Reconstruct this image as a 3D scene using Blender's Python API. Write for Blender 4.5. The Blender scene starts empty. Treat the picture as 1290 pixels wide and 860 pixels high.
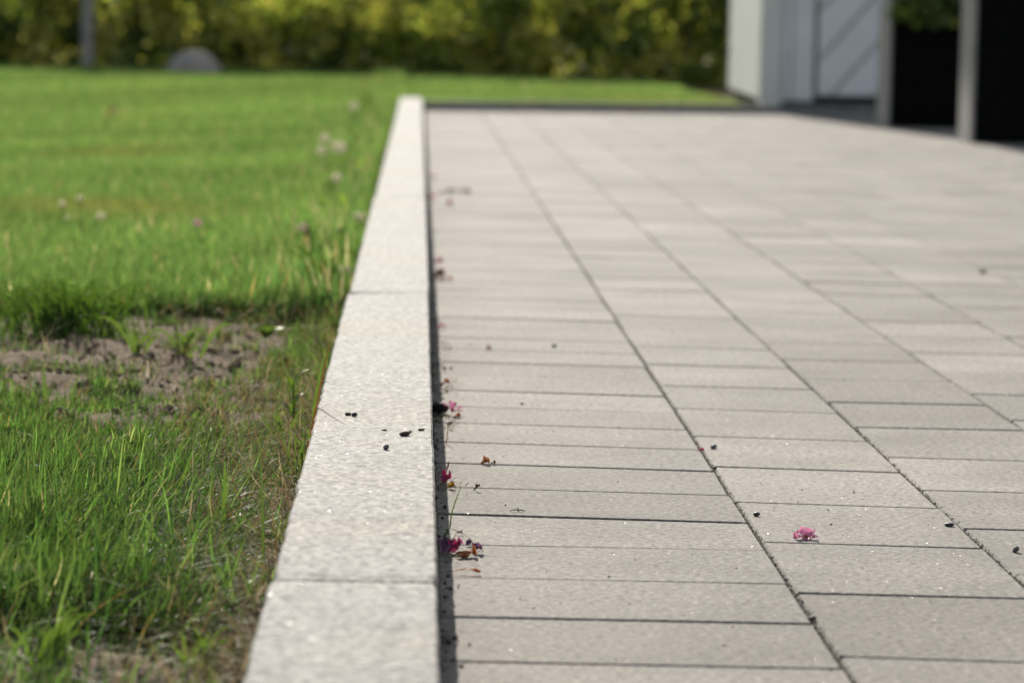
import bpy, bmesh, math, random
import numpy as np
from mathutils import Vector, Matrix

random.seed(7)
RNG = np.random.default_rng(11)
scene = bpy.context.scene
COL = scene.collection
R = math.radians

# ------------------------------------------------------------------ camera
PW, PH = 1290.0, 860.0                      # the photograph's pixels, used to place things on the ground
FPX, CAM_H, PITCH, YAW, ROLL = 4731.0, 0.3382, 0.0855, 0.0266, 0.0223
fwd = Vector((math.sin(YAW) * math.cos(PITCH), math.cos(YAW) * math.cos(PITCH), -math.sin(PITCH)))
rt0 = Vector((math.cos(YAW), -math.sin(YAW), 0.0))
up0 = rt0.cross(fwd)
rt = rt0 * math.cos(ROLL) + up0 * math.sin(ROLL)
up = up0 * math.cos(ROLL) - rt0 * math.sin(ROLL)
cam_data = bpy.data.cameras.new('camera')
cam = bpy.data.objects.new('camera', cam_data)
COL.objects.link(cam)
m = Matrix((rt, up, -fwd)).transposed().to_4x4()
m.translation = Vector((0, 0, CAM_H))
cam.matrix_world = m
cam_data.sensor_width = 36.0
cam_data.lens = FPX / PW * 36.0
cam_data.clip_start = 0.05
cam_data.clip_end = 2000
cam_data.dof.use_dof = True
cam_data.dof.focus_distance = 2.62
cam_data.dof.aperture_fstop = 13.0
scene.camera = cam

# ------------------------------------------------------------------ light
SUN_EL, SUN_AZ = 23.0, -6.2                 # low sun ahead, a little to the left of the kerb line
world = bpy.data.worlds.new('World')
scene.world = world
world.use_nodes = True
wn = world.node_tree
bg = wn.nodes['Background']
sky = wn.nodes.new('ShaderNodeTexSky')
sky.sky_type = 'NISHITA'
sky.sun_disc = False
sky.sun_elevation = R(SUN_EL)
sky.sun_rotation = R(SUN_AZ)
sky.air_density = 1.0
sky.dust_density = 1.0
hs = wn.nodes.new('ShaderNodeHueSaturation')
hs.inputs['Saturation'].default_value = 0.55
wn.links.new(sky.outputs[0], hs.inputs['Color'])
wn.links.new(hs.outputs[0], bg.inputs[0])
bg.inputs[1].default_value = 0.10
sl = bpy.data.lights.new('sun', 'SUN')
sl.energy = 5.0
sl.angle = R(0.53)
sl.color = (1.0, 0.93, 0.82)
sun = bpy.data.objects.new('sun', sl)
COL.objects.link(sun)
sdir = Vector((math.sin(R(SUN_AZ)) * math.cos(R(SUN_EL)), math.cos(R(SUN_AZ)) * math.cos(R(SUN_EL)), math.sin(R(SUN_EL))))
sun.rotation_euler = sdir.to_track_quat('Z', 'Y').to_euler()
sun.location = sdir * 30
vs = scene.view_settings
vs.view_transform = 'Standard'
vs.look = 'None'
vs.gamma = 1.0
vs.use_curve_mapping = False
vs.exposure = 0.45

# ------------------------------------------------------------------ helpers
def ground(px, py, z=0.0):
    """point where the photograph's pixel meets the level z"""
    d = fwd + rt * ((px - PW / 2) / FPX) - up * ((py - PH / 2) / FPX)
    t = (z - CAM_H) / d.z
    return Vector((d.x * t, d.y * t, z))

def pixels(P):
    """photograph pixels of an array of points"""
    v = np.asarray(P, float) - np.array([0, 0, CAM_H])
    zc = v @ np.array(fwd)
    return PW / 2 + FPX * (v @ np.array(rt)) / zc, PH / 2 - FPX * (v @ np.array(up)) / zc

def tag(o, label=None, cat=None, group=None, kind=None):
    if label: o['label'] = label
    if cat: o['category'] = cat
    if group: o['group'] = group
    if kind: o['kind'] = kind
    return o

def link(name, me, mat=None, parent=None, loc=None):
    if mat: 
        if not me.materials: me.materials.append(mat)
    o = bpy.data.objects.new(name, me)
    COL.objects.link(o)
    if parent: o.parent = parent
    if loc is not None: o.location = loc
    return o

def empty(name, loc=(0, 0, 0), rz=0.0):
    o = bpy.data.objects.new(name, None)
    COL.objects.link(o)
    o.location = loc
    o.rotation_euler = (0, 0, rz)
    o.empty_display_size = 0.05
    return o

def poly_mesh(name, verts, faces, smooth=False):
    me = bpy.data.meshes.new(name)
    me.from_pydata([tuple(v) for v in verts], [], [tuple(f) for f in faces])
    me.update()
    if smooth:
        me.polygons.foreach_set('use_smooth', [True] * len(me.polygons))
    return me

def array_mesh(name, V, F, color=None, smooth=False):
    """mesh from numpy arrays; F is (n, 3) or (n, 4)"""
    me = bpy.data.meshes.new(name)
    V = np.ascontiguousarray(V, np.float32); F = np.ascontiguousarray(F, np.int32)
    n, k = F.shape
    me.vertices.add(len(V)); me.vertices.foreach_set('co', V.ravel())
    me.loops.add(n * k); me.loops.foreach_set('vertex_index', F.ravel())
    me.polygons.add(n); me.polygons.foreach_set('loop_start', np.arange(0, n * k, k, dtype=np.int32))
    if smooth: me.polygons.foreach_set('use_smooth', np.ones(n, bool))
    me.update(calc_edges=True)
    if color is not None:
        a = me.color_attributes.new('Col', 'FLOAT_COLOR', 'POINT')
        c = np.ones((len(V), 4), np.float32); c[:, :3] = color
        a.data.foreach_set('color', c.ravel())
    return me

def box(b0, b1):
    x0, y0, z0 = b0; x1, y1, z1 = b1
    V = [(x0, y0, z0), (x1, y0, z0), (x1, y1, z0), (x0, y1, z0), (x0, y0, z1), (x1, y0, z1), (x1, y1, z1), (x0, y1, z1)]
    F = [(0, 3, 2, 1), (4, 5, 6, 7), (0, 1, 5, 4), (1, 2, 6, 5), (2, 3, 7, 6), (3, 0, 4, 7)]
    return V, F

def bevel_box(name, b0, b1, w=0.004, seg=2):
    bm = bmesh.new()
    V, F = box(b0, b1)
    vs_ = [bm.verts.new(v) for v in V]
    for f in F: bm.faces.new([vs_[i] for i in f])
    bmesh.ops.bevel(bm, geom=bm.edges[:], offset=w, segments=seg, affect='EDGES', profile=0.6)
    me = bpy.data.meshes.new(name); bm.to_mesh(me); bm.free()
    return me

def tube_mesh(name, pts, rad, n=6):
    """tapered tube along points"""
    V, F = [], []
    pts = [Vector(p) for p in pts]
    for i, p in enumerate(pts):
        d = (pts[min(i + 1, len(pts) - 1)] - pts[max(i - 1, 0)]).normalized()
        a = d.orthogonal().normalized(); b = d.cross(a)
        if i and a.dot(la) < 0: pass
        la = a
        r = rad[i] if hasattr(rad, '__len__') else rad
        for k in range(n):
            t = 2 * math.pi * k / n
            V.append(p + (a * math.cos(t) + b * math.sin(t)) * r)
    # keep rings aligned by always using the same reference
    for i in range(len(pts) - 1):
        for k in range(n):
            F.append((i * n + k, i * n + (k + 1) % n, (i + 1) * n + (k + 1) % n, (i + 1) * n + k))
    F.append(tuple(range(n - 1, -1, -1))); F.append(tuple(range((len(pts) - 1) * n, len(pts) * n)))
    return poly_mesh(name, V, F, True)

def lump_mesh(name, r, squash=(1, 1, .7), amp=.25, seed=0, sub=2):
    bm = bmesh.new()
    bmesh.ops.create_icosphere(bm, subdivisions=sub, radius=1.0)
    rr = random.Random(seed)
    ks = [(Vector((rr.gauss(0, 1), rr.gauss(0, 1), rr.gauss(0, 1))) * 1.5, rr.uniform(0, 6)) for _ in range(6)]
    for v in bm.verts:
        s = 1 + amp * sum(math.sin(v.co.dot(k) + p) for k, p in ks) / 3
        v.co = Vector((v.co.x * s * squash[0], v.co.y * s * squash[1], v.co.z * s * squash[2])) * r
    zmin = min(v.co.z for v in bm.verts)
    for v in bm.verts: v.co.z -= zmin
    me = bpy.data.meshes.new(name); bm.to_mesh(me); bm.free()
    me.polygons.foreach_set('use_smooth', [True] * len(me.polygons))
    return me

def wave(x, y, s, seed):
    """smooth numpy noise around 0, about -1..1"""
    r = np.random.default_rng(seed)
    out = 0
    for i in range(5):
        a = r.uniform(0, 6.28); k = s * r.uniform(.6, 1.7)
        out = out + np.sin((np.cos(a) * x + np.sin(a) * y) * k + r.uniform(0, 6.28))
    return out / 2.6

# ------------------------------------------------------------------ materials
class NT:
    def __init__(self, name):
        self.mat = bpy.data.materials.new(name)
        self.mat.use_nodes = True
        self.t = self.mat.node_tree
        self.bsdf = self.t.nodes['Principled BSDF']
        self.out = self.t.nodes['Material Output']
    def n(self, typ, **kw):
        nd = self.t.nodes.new(typ)
        for k, v in kw.items(): setattr(nd, k, v)
        return nd
    def l(self, a, b): self.t.links.new(a, b)
    def pos(self): return self.n('ShaderNodeNewGeometry').outputs['Position']
    def noise(self, scale, detail=2, rough=.5, vec=None):
        nd = self.n('ShaderNodeTexNoise'); nd.inputs['Scale'].default_value = scale
        nd.inputs['Detail'].default_value = detail; nd.inputs['Roughness'].default_value = rough
        self.l(vec or self.pos(), nd.inputs['Vector']); return nd.outputs['Fac']
    def voro(self, scale, vec=None):
        nd = self.n('ShaderNodeTexVoronoi'); nd.inputs['Scale'].default_value = scale
        self.l(vec or self.pos(), nd.inputs['Vector']); return nd
    def ramp(self, fac, stops):
        nd = self.n('ShaderNodeValToRGB'); e = nd.color_ramp.elements
        while len(e) < len(stops): e.new(.5)
        for el, (p, c) in zip(e, stops):
            el.position = p; el.color = (c[0], c[1], c[2], 1) if hasattr(c, '__len__') else (c, c, c, 1)
        self.l(fac, nd.inputs[0]); return nd.outputs[0]
    def mix(self, fac, a, b, mode='MIX'):
        nd = self.n('ShaderNodeMix', data_type='RGBA', blend_type=mode)
        for s, v in ((nd.inputs[0], fac), (nd.inputs[6], a), (nd.inputs[7], b)):
            if isinstance(v, (int, float)): s.default_value = v
            elif isinstance(v, tuple): s.default_value = (*v, 1)
            else: self.l(v, s)
        return nd.outputs[2]
    def math(self, op, a, b=0.0, clamp=False):
        nd = self.n('ShaderNodeMath', operation=op, use_clamp=clamp)
        for s, v in ((nd.inputs[0], a), (nd.inputs[1], b)):
            if isinstance(v, (int, float)): s.default_value = v
            else: self.l(v, s)
        return nd.outputs[0]
    def bump(self, h, strength, dist):
        nd = self.n('ShaderNodeBump'); nd.inputs['Strength'].default_value = strength
        nd.inputs['Distance'].default_value = dist
        self.l(h, nd.inputs['Height']); return nd.outputs[0]
    def set(self, **kw):
        for k, v in kw.items():
            s = self.bsdf.inputs[k]
            if isinstance(v, (int, float)): s.default_value = v
            elif isinstance(v, tuple): s.default_value = (*v, 1) if len(v) == 3 else v
            else: self.l(v, s)

def mineral(name, kind):
    """fine-grained stone or concrete with mica flakes that catch the sun"""
    m = NT(name)
    p = m.pos()
    if kind == 'paver':
        oi = m.n('ShaderNodeObjectInfo').outputs['Random']
        at = m.n('ShaderNodeAttribute', attribute_name='rnd').outputs['Fac']
        rnd = m.math('FRACT', m.math('ADD', oi, at))
        base = m.ramp(rnd, [(0, (.185, .168, .147)), (.25, (.255, .233, .204)), (.5, (.222, .205, .184)), (.8, (.268, .244, .214)), (1, (.31, .284, .251))])
        g1 = m.ramp(m.noise(620, 3, .7), [(.3, .75), (.5, 1.0), (.70, 1.25)])
        v = m.voro(520)
        g2 = m.ramp(m.math('MULTIPLY', v.outputs['Distance'], 1.0), [(0, .8), (.5, 1.05)])
        sp = m.voro(260)
        spk = m.ramp(sp.outputs['Color'], [(0, .45), (.13, .55), (.2, 1.0), (1, 1.0)])
        st = m.ramp(m.noise(7, 4, .6), [(.3, .78), (.65, 1.10)])
        pit_shade = m.ramp(m.noise(210, 3, .65), [(.32, .14), (.43, .82), (.55, 1.05), (.67, 1.75)])  # shadow in the small surface pits, painted into the paver colour
        c = m.mix(1, base, g1, 'MULTIPLY'); c = m.mix(.8, c, g2, 'MULTIPLY'); sn = m.ramp(m.noise(2.2, 5, .65), [(.36, .84), (.5, 1.0), (.7, 1.06)])
        c = m.mix(.55, c, spk, 'MULTIPLY'); c = m.mix(1, c, st, 'MULTIPLY'); c = m.mix(1, c, sn, 'MULTIPLY'); c = m.mix(.85, c, pit_shade, 'MULTIPLY')
        hgt = m.noise(210, 3, .65)
        nrm = m.bump(hgt, .8, .0013)
        fl_scale, fl_cut, fl_tilt = 1500, .9975, .9
        rough, spec = .85, .12
    else:
        v = m.voro(270)
        base = m.ramp(v.outputs['Color'], [(0, (.03, .03, .033)), (.26, (.07, .07, .07)), (.35, (.23, .226, .217)), (.6, (.29, .283, .268)), (.8, (.335, .327, .308)), (1, (.50, .49, .465))])
        g1 = m.ramp(m.noise(800, 3, .7), [(.3, .75), (.5, 1.0), (.72, 1.25)])
        st = m.ramp(m.noise(9, 4, .6), [(.3, .84), (.65, 1.05)])
        ru = m.ramp(m.noise(4.5, 3, .5), [(.5, (1, 1, 1)), (.7, (1.0, .90, .76))])
        pit_shade = m.ramp(m.noise(190, 3, .7), [(.33, .05), (.42, .62), (.54, .98), (.65, 1.75)])  # low-sun shadow of the rough relief, painted into the granite colour
        c = m.mix(1, base, g1, 'MULTIPLY'); c = m.mix(1, c, st, 'MULTIPLY'); c = m.mix(1, c, ru, 'MULTIPLY'); c = m.mix(.9, c, pit_shade, 'MULTIPLY')
        hgt = m.noise(190, 3, .7)
        nrm = m.bump(hgt, .8, .0014)
        fl_scale, fl_cut, fl_tilt = 1000, .9955, .9
        rough, spec = .8, .15
    m.set(**{'Base Color': c, 'Roughness': rough, 'Normal': nrm, 'Specular IOR Level': spec})
    f = m.voro(fl_scale)
    sep = m.n('ShaderNodeSeparateColor'); m.l(f.outputs['Color'], sep.inputs[0])
    mask = m.math('GREATER_THAN', sep.outputs[0], fl_cut)
    va = m.n('ShaderNodeVectorMath', operation='SUBTRACT'); m.l(f.outputs['Color'], va.inputs[0]); va.inputs[1].default_value = (.5, .5, .5)
    vb = m.n('ShaderNodeVectorMath', operation='MULTIPLY'); m.l(va.outputs[0], vb.inputs[0]); vb.inputs[1].default_value = (0, fl_tilt, fl_tilt)
    comb = m.n('ShaderNodeCombineXYZ'); sv = m.n('ShaderNodeSeparateXYZ'); m.l(vb.outputs[0], sv.inputs[0])
    m.l(sv.outputs[1], comb.inputs[0]); m.l(sv.outputs[2], comb.inputs[1])
    vc = m.n('ShaderNodeVectorMath', operation='ADD'); m.l(comb.outputs[0], vc.inputs[0]); m.l(m.n('ShaderNodeNewGeometry').outputs['Normal'], vc.inputs[1])
    vn = m.n('ShaderNodeVectorMath', operation='NORMALIZE'); m.l(vc.outputs[0], vn.inputs[0])
    gl = m.n('ShaderNodeBsdfGlossy'); gl.inputs['Color'].default_value = (.09, .087, .08, 1); gl.inputs['Roughness'].default_value = .30
    m.l(vn.outputs[0], gl.inputs['Normal'])
    mx = m.n('ShaderNodeMixShader'); m.l(mask, mx.inputs[0]); m.l(m.bsdf.outputs[0], mx.inputs[1]); m.l(gl.outputs[0], mx.inputs[2])
    m.l(mx.outputs[0], m.out.inputs[0])
    return m.mat

M_PAVER = mineral('paver_concrete', 'paver')
M_KERB = mineral('kerb_granite', 'kerb')

def earth(name, dark, light, scale, bump=.01):
    m = NT(name)
    c = m.ramp(m.noise(scale, 6, .7), [(.3, dark), (.7, light)])
    sp = m.ramp(m.voro(scale * 9).outputs['Color'], [(0, .5), (.25, 1), (.9, 1.0), (1, 1.8)])
    c = m.mix(.8, c, sp, 'MULTIPLY')
    m.set(**{'Base Color': c, 'Roughness': .95, 'Specular IOR Level': .15, 'Normal': m.bump(m.noise(scale * 5, 5, .7), 1.0, bump)})
    return m.mat
M_SOIL = earth('soil', (.105, .073, .046), (.27, .195, .125), 28, .006)
M_SAND = earth('joint_sand', (.13, .115, .09), (.27, .24, .19), 120, .002)
M_FIELD = earth('meadow_ground', (.05, .075, .02), (.09, .12, .035), 3, .03)

def leafy(name, trans=.45, gloss=.06, rough=.35, vary=True, color=None, tcol=(1.15, 1.2, .75)):
    """thin blades, leaves and petals: reflected and transmitted light, colour from the Col attribute"""
    m = NT(name)
    if color is None: c = m.n('ShaderNodeAttribute', attribute_name='Col').outputs['Color']
    else:
        c = m.mix(m.ramp(m.noise(420, 2), [(.35, 0), (.65, 1)]), tuple(.72 * v for v in color), color)
    d = m.n('ShaderNodeBsdfDiffuse'); m.l(c, d.inputs[0])
    t = m.n('ShaderNodeBsdfTranslucent'); m.l(m.mix(1, c, tcol, 'MULTIPLY'), t.inputs[0])
    mx = m.n('ShaderNodeMixShader'); mx.inputs[0].default_value = trans
    m.l(d.outputs[0], mx.inputs[1]); m.l(t.outputs[0], mx.inputs[2])
    g = m.n('ShaderNodeBsdfGlossy'); g.inputs['Roughness'].default_value = rough; g.inputs['Color'].default_value = (.9, .9, .85, 1)
    m2 = m.n('ShaderNodeMixShader'); m2.inputs[0].default_value = gloss
    m.l(mx.outputs[0], m2.inputs[1]); m.l(g.outputs[0], m2.inputs[2]); m.l(m2.outputs[0], m.out.inputs[0])
    return m.mat
M_GRASS = leafy('grass_blade', .5, .018, .38)
M_STRAW = leafy('dry_straw', .3, .012, .5, tcol=(1, .95, .8))
M_LEAF = leafy('hedge_leaf', .6, .03, .45)

def plain(name, color, rough=.7, noise_scale=60, amt=.3, bump=.0, spec=.4):
    m = NT(name)
    lo = tuple(v * (1 - amt) for v in color); hi = tuple(min(1, v * (1 + amt * .6)) for v in color)
    c = m.ramp(m.noise(noise_scale, 4, .6), [(.3, lo), (.7, hi)])
    kw = {'Base Color': c, 'Roughness': rough, 'Specular IOR Level': spec}
    if bump: kw['Normal'] = m.bump(m.noise(noise_scale * 2, 4), .6, bump)
    m.set(**kw)
    return m.mat
M_BARK = plain('hedge_bark', (.075, .06, .045), .9, 40, .5, .004)
M_POST = plain('weathered_post', (.30, .285, .255), .85, 30, .35, .002)
M_BOULDER = plain('boulder_granite', (.38, .34, .31), .8, 22, .35, .006)
M_PEBBLE = plain('pebble_dark', (.055, .05, .046), .55, 700, .6, .0004)
M_PEBBLE_B = plain('pebble_brown', (.11, .07, .05), .7, 700, .6, .0004)
M_PEBBLE_G = plain('pebble_grey', (.16, .155, .15), .6, 600, .5, .0004)
M_CLOD = plain('soil_clod', (.20, .145, .11), .95, 200, .5, .001, .1)
M_PAINT = plain('white_paint', (.78, .785, .77), .55, 9, .07, .0)
M_PAINT_D = plain('white_door_paint', (.80, .805, .80), .5, 9, .06, .0)
M_TRIM = plain('cream_trim_paint', (.70, .695, .65), .55, 9, .08, .0)
M_DARK = plain('dark_plinth', (.05, .047, .045), .8, 30, .3)
M_ROOF = plain('roof_felt', (.07, .07, .075), .85, 40, .3)
M_BLACK = plain('black_panel', (.005, .005, .005), .8, 30, .3, 0, .05)
M_FRAME = plain('grey_wood', (.26, .25, .235), .7, 18, .2)
M_POTSOIL = plain('potting_soil', (.05, .037, .028), .95, 80, .5, .004)
M_PINK = leafy('pink_petal', .35, .05, .4, color=(.82, .34, .52), tcol=(1.05, .8, .9))
M_PALEPINK = leafy('pale_pink_petal', .5, .05, .4, color=(.86, .62, .66), tcol=(1.05, .9, .95))
M_MAGENTA = leafy('magenta_petal', .3, .05, .4, color=(.50, .05, .17), tcol=(1.1, .7, .8))
M_PURPLE = leafy('purple_petal', .3, .05, .4, color=(.24, .11, .22), tcol=(1.05, .8, 1.0))
M_ORANGE = leafy('orange_brown_petal', .3, .04, .5, color=(.42, .16, .05), tcol=(1.1, .8, .5))
M_RUST = leafy('rust_brown_leaf', .25, .04, .5, color=(.20, .075, .035), tcol=(1.1, .8, .5))
M_BROWN = leafy('dry_brown_leaf', .2, .04, .5, color=(.10, .055, .03), tcol=(1.1, .8, .5))
M_YELLOW = plain('yellow_bud', (.36, .22, .05), .6, 400, .3)
M_BLACKPOD = plain('black_pod', (.014, .011, .010), .75, 500, .4, .0004)
M_CLOVER = leafy('clover_floret', .65, .03, .5, color=(.86, .82, .72), tcol=(1.1, 1.05, .95))
M_STEM = leafy('green_stem', .25, .05, .4, color=(.13, .2, .04))
M_REDSTEM = leafy('red_stem', .25, .05, .4, color=(.26, .11, .04), tcol=(1.1, .9, .6))
M_BRIGHT = leafy('bright_leaf', .45, .04, .4, color=(.125, .20, .035))
M_DRY = leafy('bleached_blade', .3, .08, .3, color=(.66, .58, .46), tcol=(1, .95, .85))

# ------------------------------------------------------------------ ground sheets
KERB_L, KERB_R, KERB_TOP = -.0700, .0158, .047
FAR_A, FAR_B = ground(536, 139.5), ground(1012, 144.5)
far_slope = (FAR_B.y - FAR_A.y) / (FAR_B.x - FAR_A.x)
def far_y(x): return FAR_A.y + far_slope * (x - FAR_A.x)

me = poly_mesh('ground', [(-400, -60, -.09), (400, -60, -.09), (400, 900, -.09), (-400, 900, -.09)], [(0, 1, 2, 3)])
tag(link('ground', me, M_FIELD), 'flat green field reaching to the horizon', kind='structure')

def grid(x0, x1, y0, y1, nx, ny, hfun):
    xs = np.linspace(x0, x1, nx); ys = np.linspace(y0, y1, ny)
    X, Y = np.meshgrid(xs, ys)
    Z = hfun(X, Y)
    V = np.stack([X, Y, Z], -1).reshape(-1, 3)
    i = np.arange(nx * ny).reshape(ny, nx)
    F = np.stack([i[:-1, :-1], i[:-1, 1:], i[1:, 1:], i[1:, :-1]], -1).reshape(-1, 4)
    return V, F

def soil_h(X, Y):
    z = -.004 + .006 * wave(X, Y, 9, 1) + .004 * wave(X, Y, 40, 2)
    cl = np.maximum(0, wave(X, Y, 120, 3)) * .0020 + np.maximum(0, wave(X, Y, 260, 4)) * .0014
    return z + cl + RNG.normal(0, .0006, X.shape)
parts = []
parts.append(grid(-1.3, KERB_L - .002, 1.0, 6.0, 130, 520, soil_h))
parts.append(grid(-9, KERB_L - .002, -2, 40, 40, 120, lambda X, Y: -.03 + .006 * wave(X, Y, 2, 5)))
parts.append(grid(KERB_L - .002, 9, far_y(0) + .9, 40, 40, 60, lambda X, Y: -.03 + .004 * wave(X, Y, 2, 5)))
parts.append(([(KERB_L - .002, 13.3, -.02), (1.4, far_y(1.4) + .05, -.02), (1.4, 15.6, -.02), (KERB_L - .002, 15.6, -.02)], [(0, 1, 2, 3)]))
V, F, o = [], [], 0
for v, f in parts:
    V.append(np.asarray(v, float)); F.append(np.asarray(f) + o); o += len(v)
tag(link('lawn_soil', array_mesh('lawn_soil', np.concatenate(V), np.concatenate(F), smooth=True), M_SOIL),
    'bare brown soil bed under the lawn beside the kerb', kind='structure')

# ------------------------------------------------------------------ paving
X1, PIT = .2324, .1435
J = [[(619, 155.6), (644.7, 199.8), (700.5, 283.5), (761, 380.5), (803, 443), (840, 499), (879.5, 563.5), (903, 595), (935, 646.5), (966.5, 690), (998, 741), (1026, 783), (1077, 860)],
     [(703, 188), (737.7, 219.5), (772.6, 253), (840, 316), (857.4, 334), (903, 377.7), (944.6, 417.8), (990, 459.6), (1035, 503), (1084, 548.6), (1061, 524), (1113, 575), (1164, 619), (1215.6, 664), (1255, 702), (1283, 725.6)],
     [(763, 182), (823.7, 223), (909.8, 283.5), (955, 318), (990, 342.8), (1049, 384.6), (1119, 428), (1164.4, 451), (1220, 492.8), (1269, 527.6)],
     [(1014.4, 283.5), (1077, 318), (1136.5, 351.5), (1189, 384.6), (1241, 409)]]
curves = []
for k, pts in enumerate(J):
    g = [ground(*p) for p in pts]
    yy = np.array([a.y for a in g]); xx = np.array([a.x for a in g])
    c = np.polyfit(yy, xx, 2 if k < 3 else 1)
    curves.append((c, yy.min(), yy.max()))
def col_x(k, y):
    """x of the column joint k (0 is the right side of the first column) at distance y"""
    if k < 0: return KERB_R + .0012
    if k < len(curves):
        c, a, b = curves[k]
        return float(np.polyval(c, min(max(y, a), min(b, 7.0)))) 
    return X1 + PIT * k
R1 = {0: [(557, 832.7), (900, 838.3)], 1: [(557, 777.7), (900, 781.9)], 2: [(604, 727.5), (900, 733.6)], 3: [(604, 686), (900, 691.7)], 4: [(568, 647), (840, 655)], 5: [(575, 613.9), (840, 621.7)], 6: [(566.5, 582.9), (840, 592.1)], 7: [(566.5, 556.6), (840, 565.6)], 8: [(580, 532), (840, 541.3)], 9: [(575, 511.5), (840, 520.1)], 10: [(556, 490.5), (840, 499.5)], 11: [(561, 472.3), (826, 480)], 13: [(561, 439), (807, 446.7)], 16: [(556, 398.6), (768, 405)]}
R2 = {0: [(1061, 826.4), (1290, 833.6)], 1: [(1002, 746.6), (1290, 753.3)], 2: [(964.6, 682.9), (1239, 690.8)], 3: [(933, 631.9), (1180, 639.8)], 4: [(905, 587.6), (1130.6, 595.1)], 5: [(871.6, 548.5), (1089, 556.4)], 6: [(850.5, 513.7), (1049, 520.7)], 7: [(840, 485.8), (1011, 490.3)], 8: [(840, 459.6), (986.5, 463.8)], 11: [(840, 398.6), (922, 402)]}
R3 = {0: [(1215.6, 665.5), (1290, 667.5)], 2: [(1110, 575.2), (1290, 580.5)], 3: [(1077, 538), (1286, 542)], 4: [(1042, 506.7), (1239, 510.2)], 5: [(1014, 477.8), (1196, 480.6)]}
R4 = {0: [(1276, 529.4), (1290, 529.8)], 1: [(1223.7, 496), (1290, 498.2)], 2: [(1190.5, 468), (1290, 470.3)], 3: [(1150, 444.6), (1290, 447.2)]}
def row_lines(meas, step):
    """a and b of Y = a + b x for every cross joint of a column, from near to far"""
    out = {}
    for k, pts in meas.items():
        p, q = ground(*pts[0]), ground(*pts[1])
        b = max(-.11, min(-.01, (q.y - p.y) / (q.x - p.x)))
        out[k] = (((p.y + q.y) - b * (p.x + q.x)) / 2, b)
    ks = sorted(out)
    for i in range(ks[0], ks[-1]):
        if i not in out:
            lo = max(k for k in ks if k < i); hi = min(k for k in ks if k > i); t = (i - lo) / (hi - lo)
            out[i] = tuple(out[lo][j] * (1 - t) + out[hi][j] * t for j in (0, 1))
    k0, k1 = ks[0], ks[-1]
    a, b = out[k0]; i = k0
    while a > .6:
        i -= 1; a -= step + random.gauss(0, .0008); out[i] = (a, b)
    a, b = out[k1]; i = k1
    while a < 15.2:
        i += 1; a += step + random.gauss(0, .0012); b += (-.07 - b) * .2; out[i] = (a, b + random.gauss(0, .004))
    return [out[k] for k in sorted(out)], k0 - min(out)
cols = []
NCOL = 17
for c in range(NCOL):
    if c == 0: L, off = row_lines(R1, .1433)
    elif c == 1: L, off = row_lines(R2, .2135)
    elif c == 2: L, off = row_lines(R3, .2135)
    elif c == 3: L, off = row_lines(R4, .2135)
    else:
        L, off = row_lines({0: [(1100, 560 + 40 * ((c * 37) % 5)), (1290, 563.5 + 40 * ((c * 37) % 5))]}, .2135)
    cols.append((L, off))

def paver_shape(c0, c1, c2, c3, gx, gr0, gr1, dz):
    """chamfered block between four joint crossings (2D, counter-clockwise from near left)"""
    P = [Vector(c0), Vector(c1), Vector(c2), Vector(c3)]
    ex = (P[1] - P[0]).normalized(); ey = (P[3] - P[0]).normalized()
    Q = [P[0] + ex * gx + ey * gr0, P[1] - ex * gx + ey * gr0, P[2] - ex * gx - ey * gr1, P[3] + ex * gx - ey * gr1]
    cut = .0011
    out = []
    for i in range(4):
        a, b, d = Q[i], Q[i - 1], Q[(i + 1) % 4]
        j = lambda: Vector((random.gauss(0, .0004), random.gauss(0, .0004)))
        out.append(a + (b - a).normalized() * cut * random.uniform(.7, 1.6) + j())
        out.append(a + (d - a).normalized() * cut * random.uniform(.7, 1.6) + j())
    cen = sum(Q, Vector((0, 0))) / 4
    V, n = [], 8
    for ring, (ins, z) in enumerate(((0, -.03), (0, -.0016), (.0014, 0))):
        for p in out:
            d = (cen - p); s = Vector((math.copysign(1, d.x), math.copysign(1, d.y)))
            q = p + s * ins
            V.append((q.x, q.y, z + dz[0] + dz[1] * (q.x - cen.x) + dz[2] * (q.y - cen.y)))
    F = [tuple(range(16, 24))]
    for r in (0, 1):
        for i in range(n):
            F.append((r * n + i, r * n + (i + 1) % n, r * n + n + (i + 1) % n, r * n + n + i))
    return V, F, cen

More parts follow.
